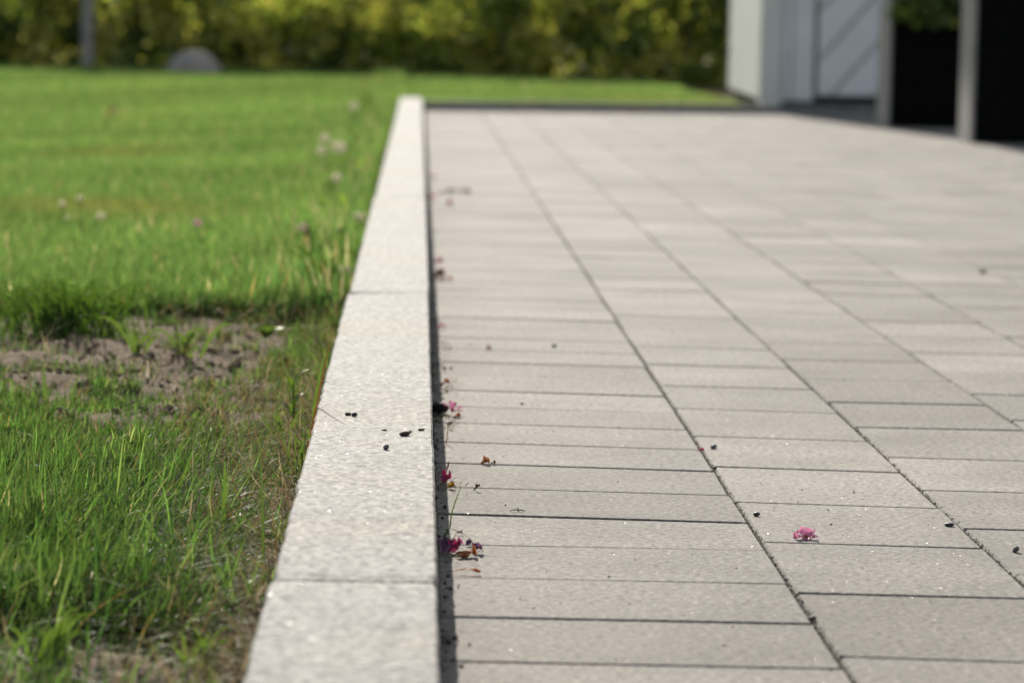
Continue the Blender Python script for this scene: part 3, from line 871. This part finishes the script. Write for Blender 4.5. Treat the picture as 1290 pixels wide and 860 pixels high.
# clover heads
def clover(label, px_, py_, y, r, mat, group=None):
    c = at_depth(px_, py_, y)
    t = empty('clover_flower', (c.x, c.y, -.005)); tag(t, label, 'flower', group)
    h = c.z + .005
    link('stem', tube_mesh('stem', [(0.004, 0, 0), (.001, 0, h * .6), (0, 0, h)], [.0009, .0008, .0007], 5), M_STEM, t)
    bm = bmesh.new(); rr = random.Random(int(px_))
    for i in range(46):
        zc = 1 - 2 * (i + .5) / 46; rad = math.sqrt(1 - zc * zc); a = i * 2.399
        d = Vector((rad * math.cos(a), rad * math.sin(a), zc * .85))
        s = d.orthogonal().normalized() * r * .16; b = d.cross(s).normalized() * r * .16
        p0 = d * r * .35; p1 = d * r * rr.uniform(.9, 1.1)
        vs_ = [bm.verts.new(p0), bm.verts.new((p0 + p1) / 2 + s), bm.verts.new(p1), bm.verts.new((p0 + p1) / 2 - s), bm.verts.new((p0 + p1) / 2 + b), bm.verts.new((p0 + p1) / 2 - b)]
        bm.faces.new((vs_[0], vs_[1], vs_[2], vs_[3])); bm.faces.new((vs_[0], vs_[4], vs_[2], vs_[5]))
    me = bpy.data.meshes.new('flower_head'); bm.to_mesh(me); bm.free()
    link('flower_head', me, mat, t, (0, 0, h + r * .3))
clover('large white clover head, tallest of the three beside the kerb weeds', 427, 189, 7.4, .016, M_CLOVER)
clover('white clover head nearest the tallest one beside the kerb weeds', 409, 177, 7.3, .012, M_CLOVER)
clover('lower white clover head under its two neighbours by the kerb weeds', 405, 192, 7.1, .011, M_CLOVER)
clover('pale clover head in front of the white clover trio by the weeds', 424, 226, 6.2, .010, M_CLOVER)
clover('off white clover head almost touching the kerb', 452, 277, 5.6, .011, M_CLOVER)
clover('pale pink clover head standing in the lawn between kerb and open grass', 381, 291, 5.2, .010, M_PALEPINK)
clover('pink clover head alone in the open lawn', 249, 283, 5.4, .008, M_PALEPINK)
clover('white clover head in the open lawn, right of its three neighbours', 127, 274, 5.5, .0075, M_CLOVER)
for a, b in ((78, 258), (86, 276), (101, 251)):
    clover('one of three small white clover heads close together in the open lawn', a, b, 5.6, .006, M_CLOVER, 'three clover heads in the open lawn')
clover('white clover head beside the kerb above the chipped kerb corner', 434, 343, 4.5, .008, M_CLOVER)
clover('dull pinkish clover head at the far end of the kerb weeds', 446, 136, 10.6, .016, M_CLOVER)
g = ground(143, 166); t = empty('fallen_leaf', (g.x, g.y, .045)); tag(t, 'orange fallen leaf lying on top of the far lawn', 'leaf')
leaf_blade('leaf_blade', .042, .032, leafy('orange_leaf', .4, .04, .5, color=(.55, .16, .03), tcol=(1.1, .8, .4)), t, (.3, -.3, .2), (-.02, 0, 0), 1, .2)
link('stalk', tube_mesh('stalk', [(-.02, 0, 0), (-.03, .003, .003), (-.04, .004, 0)], .0009, 5), M_RUST, t)

# ------------------------------------------------------------------ small things fallen on the paving
def petal_mesh(L, W, lift, cup=.25, notch=.06, crumple=0.0):
    """a petal growing along +x, rising by the angle lift"""
    n, k = 7, 4; V, F = [], []
    for i in range(n + 1):
        t = i / n
        w = W * .5 * (.42 + .58 * math.sin(min(1, t * 1.15) * math.pi * .56) ** 1.3) * (1 if t < .8 else math.sqrt(max(0, 1 - ((t - .8) / .22) ** 2)))
        for j in range(k + 1):
            s = (j / k - .5) * 2
            rr_ = t * L * (1 - notch * (1 - abs(s)) * (t > .9))
            z = cup * W * (s * s) * t + .10 * L * math.sin(t * 3.0)
            if crumple:
                z += crumple * W * (math.sin(3.1 * s + 9 * t + L * 4e3) * .5 + random.uniform(-.35, .35)) * (.3 + t)
                rr_ *= 1 + crumple * random.uniform(-.12, .12)
            V.append((rr_ * math.cos(lift) - z * math.sin(lift), s * w, rr_ * math.sin(lift) + z * math.cos(lift)))
    for i in range(n):
        for j in range(k):
            a = i * (k + 1) + j
            F.append((a, a + k + 1, a + k + 2, a + 1))
    return poly_mesh('petal', V, F, True)

def flower(name, label, loc, rz, petals, L, W, mat, centre_mat, tilt=(0, 0)):
    t = empty(name, loc, rz); t.rotation_euler = (tilt[0], tilt[1], rz); tag(t, label, 'flower')
    for a, lift in petals:
        o = link('petal', petal_mesh(L * random.uniform(.88, 1.1), W * random.uniform(.85, 1.1), lift + random.uniform(-.1, .1), .3, .06, .22), mat, t); o.rotation_euler = (0, 0, a)
    link('flower_centre', lump_mesh('flower_centre', L * .17, (1, 1, .9), .2, 3, 1), centre_mat, t, (0, 0, .0002))
    return t
g = ground(1015, 679)
flower('fallen_flower', 'open pink five petalled flower lying alone on a paver', (g.x, g.y, .0004), 0,
       [(R(42), R(32)), (R(138), R(32)), (R(-8), R(9)), (R(188), R(9)), (R(-90), R(4))], .0086, .0076, M_PINK, M_ORANGE)
g = ground(571, 523)
flower('fallen_flower', 'pink flower with narrow spread petals beside the black pod at the kerb', (g.x - .001, g.y, .003), 0,
       [(R(20), R(25)), (R(60), R(50)), (R(125), R(55)), (R(-15), R(5)), (R(-70), R(5)), (R(165), R(40))], .0098, .0040, M_PINK, M_ORANGE)
g = ground(556, 521)
link_o = link('seed_pod', lump_mesh('seed_pod', .0060, (1.15, 1.1, .8), .2, 21, 2), M_BLACKPOD, None, (KERB_R + .0085, g.y, -.001))
tag(link_o, 'black shrivelled seed pod against the kerb beside a pink flower', 'seed pod')

def petal_thing(name, label, px_, py_, L, W, mat, rz, lift=.35, z=.0008, cat='petal', dx=0):
    g = ground(px_, py_); 
    o = link(name, petal_mesh(L, W, lift * .8, .35, .06, .55), mat, None, (max(g.x + dx, KERB_R + .006), g.y, z)); o.rotation_euler = (0, 0, rz)
    tag(o, label, cat); return o
petal_thing('fallen_petal', 'magenta petal lying across the joint beside a dark pebble', 878, 569, .0060, .0030, M_MAGENTA, R(10), .2)
petal_thing('fallen_petal', 'deep pink upright petal in the withered heap at the kerb', 570, 697, .0090, .0085, M_MAGENTA, R(70), .8)
petal_thing('fallen_petal', 'glowing pink petal on the sunny side of the withered heap', 572, 694, .0080, .0075, M_PINK, R(20), .9)
petal_thing('fallen_petal', 'dull purple crumpled petal in the shaded side of the withered heap', 562, 697, .0110, .0100, M_PURPLE, R(100), .6)
petal_thing('fallen_petal', 'purple petal standing beside the orange brown petal near the heap', 595, 697, .0075, .0070, M_PURPLE, R(40), .7)
petal_thing('fallen_petal', 'orange brown curled petal lying next to the withered heap', 584, 701, .0085, .0060, M_ORANGE, R(10), .35)
petal_thing('fallen_petal', 'tiny violet petal behind the orange brown petal', 588, 688, .0050, .0040, M_PURPLE, R(60), .5)
petal_thing('fallen_petal', 'dark red withered petal above the yellow bud at the kerb', 559, 609, .0085, .0080, M_MAGENTA, R(60), .8)
petal_thing('fallen_petal', 'rust red dry stalk piece above the dark red petal', 563, 594, .012, .0016, M_RUST, R(80), .5)
petal_thing('fallen_petal', 'orange brown dry petal in the sun by the kerb beyond the black pod', 557, 485, .0075, .0060, M_ORANGE, R(20), .5)
petal_thing('fallen_petal', 'small pink petal lying by the kerb past the orange brown petal', 551, 414, .0095, .0070, M_PINK, R(5), .35)
petal_thing('fallen_petal', 'bright magenta petal at the kerb near the chipped stone', 547, 331, .0120, .0080, M_MAGENTA, R(5), .3)
petal_thing('fallen_petal', 'red brown withered petal with long dry tail at the kerb', 548, 351, .0150, .0120, M_RUST, R(30), .6)
petal_thing('fallen_petal', 'thin rusty petal tail lying on the paver beside the withered petal', 552, 352, .018, .0030, M_ORANGE, R(-3), .05)
petal_thing('fallen_petal', 'pink petal by the kerb far along the patio', 541, 252, .018, .013, M_PALEPINK, R(40), .5)
petal_thing('fallen_petal', 'lone pink petal on the first paver column far along the patio', 562, 259, .013, .012, M_PINK, R(20), .5)
petal_thing('fallen_petal', 'faint red petal at the kerb near the far end of the patio', 541, 225, .016, .012, M_PALEPINK, R(10), .4)
petal_thing('dry_leaf', 'brown dry strip lying across the first pavers far along the kerb', 552, 244, .060, .011, M_BROWN, R(2), .05, cat='leaf')
petal_thing('dry_leaf', 'small orange brown leaf scrap on the joint beyond the bent dark scrap', 606, 585, .0075, .0060, M_ORANGE, R(30), .3, cat='leaf')
petal_thing('dry_leaf', 'flat brown leaf crumb beside the small orange brown scrap', 618, 585, .0042, .0030, M_BROWN, R(5), .1, cat='leaf')
petal_thing('dry_leaf', 'bent dark brown leaf scrap standing on a joint near the kerb', 597, 619, .0060, .0034, M_BROWN, R(25), .8, cat='leaf')
petal_thing('dry_leaf', 'orange scrap under the pink flower by the black pod', 572, 526, .0060, .0050, M_ORANGE, R(-5), .3, cat='leaf')
petal_thing('dry_leaf', 'tan dry leaf speck on the paver between kerb and black pebble', 612, 441, .0060, .0050, M_ORANGE, R(20), .4, cat='leaf')
petal_thing('dry_leaf', 'dark flat leaf scrap on the paver just past the withered heap', 573, 673, .0050, .0022, M_BROWN, R(5), .1, cat='leaf')
petal_thing('dry_leaf', 'long tan dry leaf strip leaving the kerb in front of the heap', 569, 722, .018, .0022, M_ORANGE, R(-8), .04, cat='leaf')
petal_thing('fallen_petal', 'yellow withered petal below the dark red one at the kerb', 563, 616, .0062, .0060, leafy('yellow_petal', .3, .03, .5, color=(.50, .30, .05)), R(10), .5)
g = ground(584, 702); o = link('flower_bud', lump_mesh('flower_bud', .0030, (1.5, 1, .7), .3, 9, 2), M_ORANGE, None, (g.x, g.y, 0)); tag(o, 'brown withered bud under the orange brown petal', 'bud')
# three pronged twig
g = ground(652, 644); t = empty('twig', (g.x, g.y, 0)); tag(t, 'tiny three pronged dry twig lying on a paver', 'twig')
for q in ((-.0055, -.004, .0008), (.0050, -.003, .0008), (.0004, .010, .0016)):
    link('prong', tube_mesh('prong', [(0, 0, .0012), Vector(q) * .55 + Vector((0, 0, .001)), q], [.0004, .0004, .00025], 5), M_BROWN, t)
g = ground(567, 664); o = link('grass_stalk', blade_mesh('grass_stalk', [(0, 0, 0), (.001, .010, .008), (.004, .012, .018), (.0075, .014, .027)], [.0010, .0010, .0008, .0002]), M_STEM, None, g); tag(o, 'thin grass blade sprouting from the gap between kerb and pavers', 'grass blade')
g = ground(570, 690); o = link('weed_seedling', blade_mesh('weed_seedling', [(0, 0, 0), (-.002, .006, .004), (.001, .010, .008)], [.0016, .0020, .0003]), M_TUFT, None, (g.x - .003, g.y + .02, 0)); tag(o, 'green weed leaf growing behind the withered heap at the kerb', 'weed')
g = ground(562, 560); o = link('grass_stalk', blade_mesh('grass_stalk', [(0, 0, 0), (.001, .004, .01), (.0012, .006, .016)], [.0009, .0008, .0002]), M_REDSTEM, None, g); tag(o, 'short dry stalk upright at the kerb gap past the pods', 'grass blade')

def pebble(label, px_, py_, r, mat=M_PEBBLE, z=0.0, sq=(1.15, .9, .7), seed=0, name='pebble'):
    g = ground(px_, py_, z)
    o = link(name, lump_mesh(name, r, sq, .28, seed, 2), mat, None, (g.x, g.y, z - .0003)); o.rotation_euler = (0, 0, seed * 1.7)
    tag(o, label, 'pebble' if name == 'pebble' else 'soil crumb'); return o
K = KERB_TOP
pebble('black pebble on the kerb top with a smaller crumb beside it', 446, 524, .0029, M_PEBBLE, K, seed=1)
pebble('small brown crumb touching the black pebble on the kerb top', 439, 523, .0018, M_PEBBLE_B, K, seed=2, name='soil_crumb')
pebble('grey angular pebble alone on the kerb top', 487, 566, .0024, M_PEBBLE_G, K, (1.1, .9, .85), 3)
pebble('flat dark brown crumb on the kerb top, largest of three near the edge', 510.5, 548.5, .0032, M_PEBBLE_B, K, (1.5, .8, .5), 4, 'soil_crumb')
pebble('thin rust brown crumb on the kerb top beyond the largest one', 484, 542, .0020, M_PEBBLE_B, K, (1.5, .8, .4), 5, 'soil_crumb')
pebble('small brown crumb on the kerb top close to its patio edge', 531, 542, .0021, M_PEBBLE_B, K, (1.3, .8, .6), 6, 'soil_crumb')
pebble('tiny black crumb on the kerb top beside the largest brown one', 517, 544, .0010, M_PEBBLE, K, (1.2, .9, .6), 7, 'soil_crumb')
pebble('grey pebble with pale flank on the paver beside the magenta petal', 899, 565, .0024, M_PEBBLE_G, 0, (1.2, .9, .8), 8)
pebble('round dark pebble on a paver behind the open pink flower', 953, 650, .0021, M_PEBBLE, 0, seed=9)
pebble('very small dark pebble on the paver right behind the open pink flower', 1047, 661, .0013, M_PEBBLE_B, 0, seed=10)
pebble('flat dark pebble at the column joint on the second paver column', 1196, 663, .0026, M_PEBBLE, 0, (1.4, .8, .55), 11)
pebble('blue grey angular pebble with shadow on the third paver column', 1279, 695, .0026, M_PEBBLE_G, 0, (1.0, .9, .95), 12)
pebble('black pebble alone on the first paver column far from flowers', 698, 437, .0022, M_PEBBLE, 0, seed=13)
pebble('tiny dark pebble on a first column paver near the front', 672, 766, .0011, M_PEBBLE, 0, seed=14)
pebble('tiny dark pebble on the paver past the pink flower and pod', 657, 509, .0013, M_PEBBLE, 0, seed=15)
pebble('small blurred brown pebble on the open patio near the shed', 1238, 344, .0060, M_PEBBLE_B, 0, (1.2, .9, .4), 16)
pebble('grey split pebble by the kerb in front of the pod', 566, 534, .0023, M_PEBBLE_G, 0, (1.4, .9, .6), 17)
pebble('dark crumb lying in the first column joint near the magenta petal', 900, 591, .0016, M_PEBBLE_B, -.001, seed=18, name='soil_crumb')
pebble('dark crumb at the column joint corner in front of the open flower', 1024, 782, .0022, M_PEBBLE_B, -.001, seed=19, name='soil_crumb')

# ------------------------------------------------------------------ hedge, posts, boulder
hb = ground(300, 92)
HY = hb.y                                     # the lawn ends here
hedge = empty('hedge', (0, HY, -.03)); tag(hedge, 'sunlit yellow green leafy hedge along the back of the lawn', 'hedge')
rr = random.Random(3)
for i in range(46):
    x = -5.2 + i * .2 + rr.uniform(-.05, .05); y = .35 + rr.uniform(-.12, .12)
    pts = [Vector((x, y, 0))]
    for k in range(1, 5): pts.append(Vector((x + rr.gauss(0, .03) * k, y + rr.gauss(0, .03), .24 * k)))
    r0 = rr.uniform(.010, .019)
    link('stem', tube_mesh('stem', pts, [r0 * (1 - .17 * k) for k in range(5)], 6), M_BARK, hedge)
NC = 800
cx = RNG.uniform(-5.4, 4.2, NC); cy_ = RNG.uniform(.05, .4, NC); cz = RNG.random(NC) ** 1.25 * .98 + .03
N = 56000
ci = RNG.integers(0, NC, N)
P = np.stack([cx[ci] + RNG.normal(0, .075, N), cy_[ci] + RNG.normal(0, .07, N), cz[ci] + RNG.normal(0, .06, N)], -1)
P[:, 2] = np.clip(P[:, 2], .03, 1.1)
low = RNG.random(N) < .22
P[low] = np.stack([RNG.uniform(-5.4, 4.2, low.sum()), RNG.uniform(.3, .55, low.sum()), RNG.uniform(.0, .4, low.sum())], -1)
tint = RNG.random(NC)
base = np.array([(.07, .11, .025), (.18, .24, .05), (.40, .44, .10), (.58, .54, .15)])
pick = np.clip((tint[ci] * 4 + RNG.normal(0, .45, N)), 0, 3.99).astype(int)
Cc = base[pick] * RNG.uniform(.7, 1.25, (N, 1))
def leaves(P, L, C):
    n = len(P)
    a = RNG.normal(0, 1, (n, 3)); a[:, 2] -= .5; a /= np.linalg.norm(a, axis=1)[:, None]
    b = RNG.normal(0, 1, (n, 3)); b -= (b * a).sum(1)[:, None] * a; b /= np.linalg.norm(b, axis=1)[:, None]
    c = np.cross(a, b)
    V = np.zeros((n, 6, 3)); l = L[:, None]
    V[:, 0] = P; V[:, 1] = P + a * l * .38 + b * l * .30 + c * l * .05; V[:, 2] = P + a * l * .75 + b * l * .22 + c * l * .05
    V[:, 3] = P + a * l; V[:, 4] = P + a * l * .75 - b * l * .22 + c * l * .05; V[:, 5] = P + a * l * .38 - b * l * .30 + c * l * .05
    o = np.arange(n)[:, None] * 6
    F = np.concatenate([o + np.array([0, 1, 2, 3]), o + np.array([0, 3, 4, 5])])
    return V.reshape(-1, 3), F, np.repeat(C[:, None], 6, 1).reshape(-1, 3)
V, F, C = leaves(P, RNG.uniform(.04, .085, N), Cc)
tag(link('foliage', array_mesh('foliage', V, F, C), M_LEAF, hedge), kind='stuff')

N = 32000  # leaf mass added so the hedge gaps stay dark against the sky
P = np.stack([RNG.uniform(-45, 45, N), RNG.uniform(0, 8, N), RNG.random(N) ** .8 * 6], -1)
P[:, 2] *= 1 - .25 * (wave(P[:, 0], P[:, 0] * 0, .8, 91) + 1) / 2
V, F, C = leaves(P, RNG.uniform(.6, 1.3, N), np.array([(.04, .06, .018)]) * RNG.uniform(.5, 1.2, (N, 1)))
tag(link('added_wood', array_mesh('added_wood', V, F, C), M_LEAF, None, (0, 75, -.1)), 'added dark green wood screening off the sky behind the hedge', 'wood', kind='stuff')

def post(label, px_, w, h, yo, mat):
    g = ground(px_, 90); x = g.x * (HY + yo) / g.y
    t = empty('fence_post', (x, HY + yo, -.03)); tag(t, label, 'post')
    link('shaft', bevel_box('shaft', (-w / 2, -w / 2, 0), (w / 2, w / 2, h), .006, 2), mat, t)
    bm = bmesh.new(); 
    v, f = box((-w / 2 - .006, -w / 2 - .006, h), (w / 2 + .006, w / 2 + .006, h + .015))
    q = [bm.verts.new(a) for a in v]; ap = bm.verts.new((0, 0, h + .05))
    for ff in f:
        if ff == (4, 5, 6, 7):
            for i in range(4): bm.faces.new((q[ff[i]], q[ff[(i + 1) % 4]], ap))
        else: bm.faces.new([q[i] for i in ff])
    me = bpy.data.meshes.new('post_cap'); bm.to_mesh(me); bm.free(); link('post_cap', me, mat, t)
post('weathered grey fence post standing clear in front of the hedge', 110, .066, 1.05, -.12, M_POST)
post('darker fence post half hidden by hedge leaves behind the boulder', 256, .05, 1.05, .25, plain('dark_post', (.14, .145, .14), .85, 30, .3))
g = ground(247, 94.5)
o = link('boulder', lump_mesh('boulder', .155, (1, .8, .82), .06, 5, 3), M_BOULDER, None, (g.x, g.y - .15, -.115)); tag(o, 'rounded pinkish grey boulder half buried at the hedge foot', 'boulder')

# ------------------------------------------------------------------ shed
SX, SY = 1.345, 14.62
shed = empty('shed', (SX, SY, -.02), R(-1.8)); tag(shed, 'white painted wooden shed with a diagonal boarded door beside the patio', 'shed')
SW, SD, SH = 2.3, 2.6, 2.05
v, f = box((.012, .012, .09), (SW - .012, SD - .012, SH)); link('core', poly_mesh('core', v, f), M_DARK, shed)
link('plinth', bevel_box('plinth', (.02, .004, 0), (SW - .02, SD - .02, .0895), .004, 1), M_DARK, shed)
def board(name, b0, b1, mat, parent=shed, w=.004):
    return link(name, bevel_box(name, b0, b1, w, 1), mat, parent)
cw = .085
board('corner_board', (-.014, -.020, .045), (cw - .014, .010, SH), M_TRIM)            # front face of the corner
board('corner_board', (-.016, .0105, .045), (.0105, cw, SH), M_TRIM)                    # its side face
DX0, DX1 = .205, 1.04                                                                  # door opening
x = cw - .010
ws = [(x, .108), (.1125, DX0 - .010)]
for a, b in ws: board('cladding_board', (a, -.004, .065), (b, .0115, SH), M_PAINT)
x = DX1 + .012
while x < SW - .05:
    b = min(x + .115, SW); board('cladding_board', (x, -.004, .065), (b, .0115, SH), M_PAINT); x += .121
y = cw + .004
while y < SD - .02:
    b = min(y + .115, SD); board('cladding_board', (-.004, y, .065), (.0115, b, SH), M_PAINT); y += .121
y = .02
while y < SD - .02:
    b = min(y + .115, SD); board('cladding_board', (SW - .0115, y, .065), (SW + .004, b, SH), M_PAINT); y += .121
x = .0
while x < SW - .02:
    b = min(x + .115, SW); board('cladding_board', (x, SD - .0115, .065), (b, SD + .004, SH), M_PAINT); x += .121
door = link('door', bevel_box('door', (DX0, -.002, .085), (DX1, .0115, 1.92), .003, 1), plain('door_backing', (.36, .36, .35), .7, 20, .15), shed)
def clip_poly(poly, nx, ny, d):
    out = []
    for i in range(len(poly)):
        p, q = poly[i], poly[(i + 1) % len(poly)]
        a, b = nx * p[0] + ny * p[1] - d, nx * q[0] + ny * q[1] - d
        if a <= 0: out.append(p)
        if (a < 0 < b) or (b < 0 < a):
            t = a / (a - b); out.append((p[0] + (q[0] - p[0]) * t, p[1] + (q[1] - p[1]) * t))
    return out
th = R(50); nx, ny = -math.sin(th), math.cos(th); step = .126
d = -1.4
while d < 2.2:
    poly = [(DX0 + .006, .092), (DX1 - .006, .092), (DX1 - .006, 1.912), (DX0 + .006, 1.912)]
    poly = clip_poly(poly, nx, ny, d + step - .011)
    if len(poly) > 2: poly = clip_poly(poly, -nx, -ny, -d)
    if len(poly) > 2:
        n = len(poly); V = [(a, -.016, b) for a, b in poly] + [(a, -.0025, b) for a, b in poly]
        F = [tuple(range(n))] + [(i, i + n, (i + 1) % n + n, (i + 1) % n) for i in range(n)]
        me = poly_mesh('door_board', V, F); bm = bmesh.new(); bm.from_mesh(me); bmesh.ops.recalc_face_normals(bm, faces=bm.faces[:])
        bm.to_mesh(me); bm.free(); link('door_board', me, M_PAINT_D, door)
    d += step
link('handle', tube_mesh('handle', [(DX0 + .07, -.018, .92), (DX0 + .07, -.055, .95), (DX0 + .07, -.055, 1.05), (DX0 + .07, -.018, 1.08)], .008, 8), M_DARK, door)
board('lintel', (DX0 - .01, -.012, 1.93), (DX1 + .01, .0115, SH), M_TRIM)
rid = SH + .55; ov = .20
V = [(-ov, -.28, SH), (SW / 2, -.28, rid), (SW + ov, -.28, SH), (-ov, SD + .2, SH), (SW / 2, SD + .2, rid), (SW + ov, SD + .2, SH)]
V += [(a, b, c + .045) for a, b, c in V]
F = [(0, 1, 4, 3), (1, 2, 5, 4), (6, 9, 10, 7), (7, 10, 11, 8), (0, 6, 7, 1), (1, 7, 8, 2), (3, 4, 10, 9), (4, 5, 11, 10), (0, 3, 9, 6), (2, 8, 11, 5)]
link('roof', poly_mesh('roof', V, F), M_ROOF, shed)
for yy in (.0, SD):
    V = [(0, yy, SH), (SW, yy, SH), (SW / 2, yy, rid - .02)]; V += [(a, yy + (.012 if yy == 0 else -.012), c) for a, b, c in V]
    link('gable', poly_mesh('gable', V, [(0, 1, 2), (5, 4, 3), (0, 3, 4, 1), (1, 4, 5, 2), (2, 5, 3, 0)]), M_PAINT, shed)

# ------------------------------------------------------------------ planters in front of the shed
def planter(label, px0, py0, width, depth, h, name='planter'):
    g = ground(px0, py0)
    t = empty(name, (g.x, g.y, 0)); tag(t, label, 'planter')
    th_ = .012
    board('side_panel', (0, 0.001, .0), (th_, depth, h), M_FRAME, t, .003)
    board('side_panel', (width - th_, 0.001, .0), (width, depth, h), M_FRAME, t, .003)
    board('front_panel', (th_ + .001, -.002, .006), (width - th_ - .001, .016, h - .012), M_BLACK, t, .003)
    board('back_panel', (th_ + .001, depth - .016, .006), (width - th_ - .001, depth + .002, h - .012), M_BLACK, t, .003)
    link('soil', poly_mesh('soil', [(th_, .016, h - .05), (width - th_, .016, h - .05), (width - th_, depth - .016, h - .05), (th_, depth - .016, h - .05)], [(0, 1, 2, 3)]), M_POTSOIL, t)
    return t, g
t1, g1 = planter('black fronted wooden planter with trailing foliage beside the shed door', 1117, 160.5, .30, .30, .44)
t2, g2 = planter('taller black fronted planter at the patio edge in front of the other', 1222, 180.5, .32, .26, .66)
def potted(label, g, w, d, h, n, drop, seed):
    t = empty('potted_shrub', (g.x + w / 2, g.y + d / 2, h - .05)); tag(t, label, 'shrub')
    rr = random.Random(seed); r = np.random.default_rng(seed)
    for i in range(7):
        a = rr.uniform(0, 6.28); q = Vector((math.cos(a) * w * .45, math.sin(a) * d * .45, .28 + rr.random() * .12))
        link('stem', tube_mesh('stem', [(0, 0, 0), q * .5 + Vector((0, 0, .05)), q], [.006, .004, .002], 5), M_BARK, t)
    a = r.normal(0, 1, (n, 3)); a /= np.linalg.norm(a, axis=1)[:, None]
    P = a * (r.random((n, 1)) ** .4) * np.array([w * .62, d * .62, .2]) + np.array([0, 0, .22])
    m_ = n // 5
    k = r.random(m_)
    P[:m_] = np.stack([r.uniform(-.5, .5, m_) * w, -d * .5 - .045 + r.normal(0, .025, m_), .10 - k * drop], -1)
    c = base[np.clip(r.normal(1.2, .9, n), 0, 3.9).astype(int)] * r.uniform(.7, 1.2, (n, 1))
    V, F, C = leaves(P, r.uniform(.03, .055, n), c)
    tag(link('foliage', array_mesh('foliage', V, F, C), M_LEAF, t), kind='stuff')
potted('leafy green shrub spilling over the lower black planter', g1, .30, .30, .44, 1500, .13, 4)
potted('leafy green shrub growing in the taller black planter', g2, .32, .26, .66, 1300, .04, 6)

scene.cycles.use_denoising = True
scene.cycles.use_adaptive_sampling = False
scene.cycles.max_bounces = 8
scene.cycles.transmission_bounces = 4
scene.render.film_transparent = False
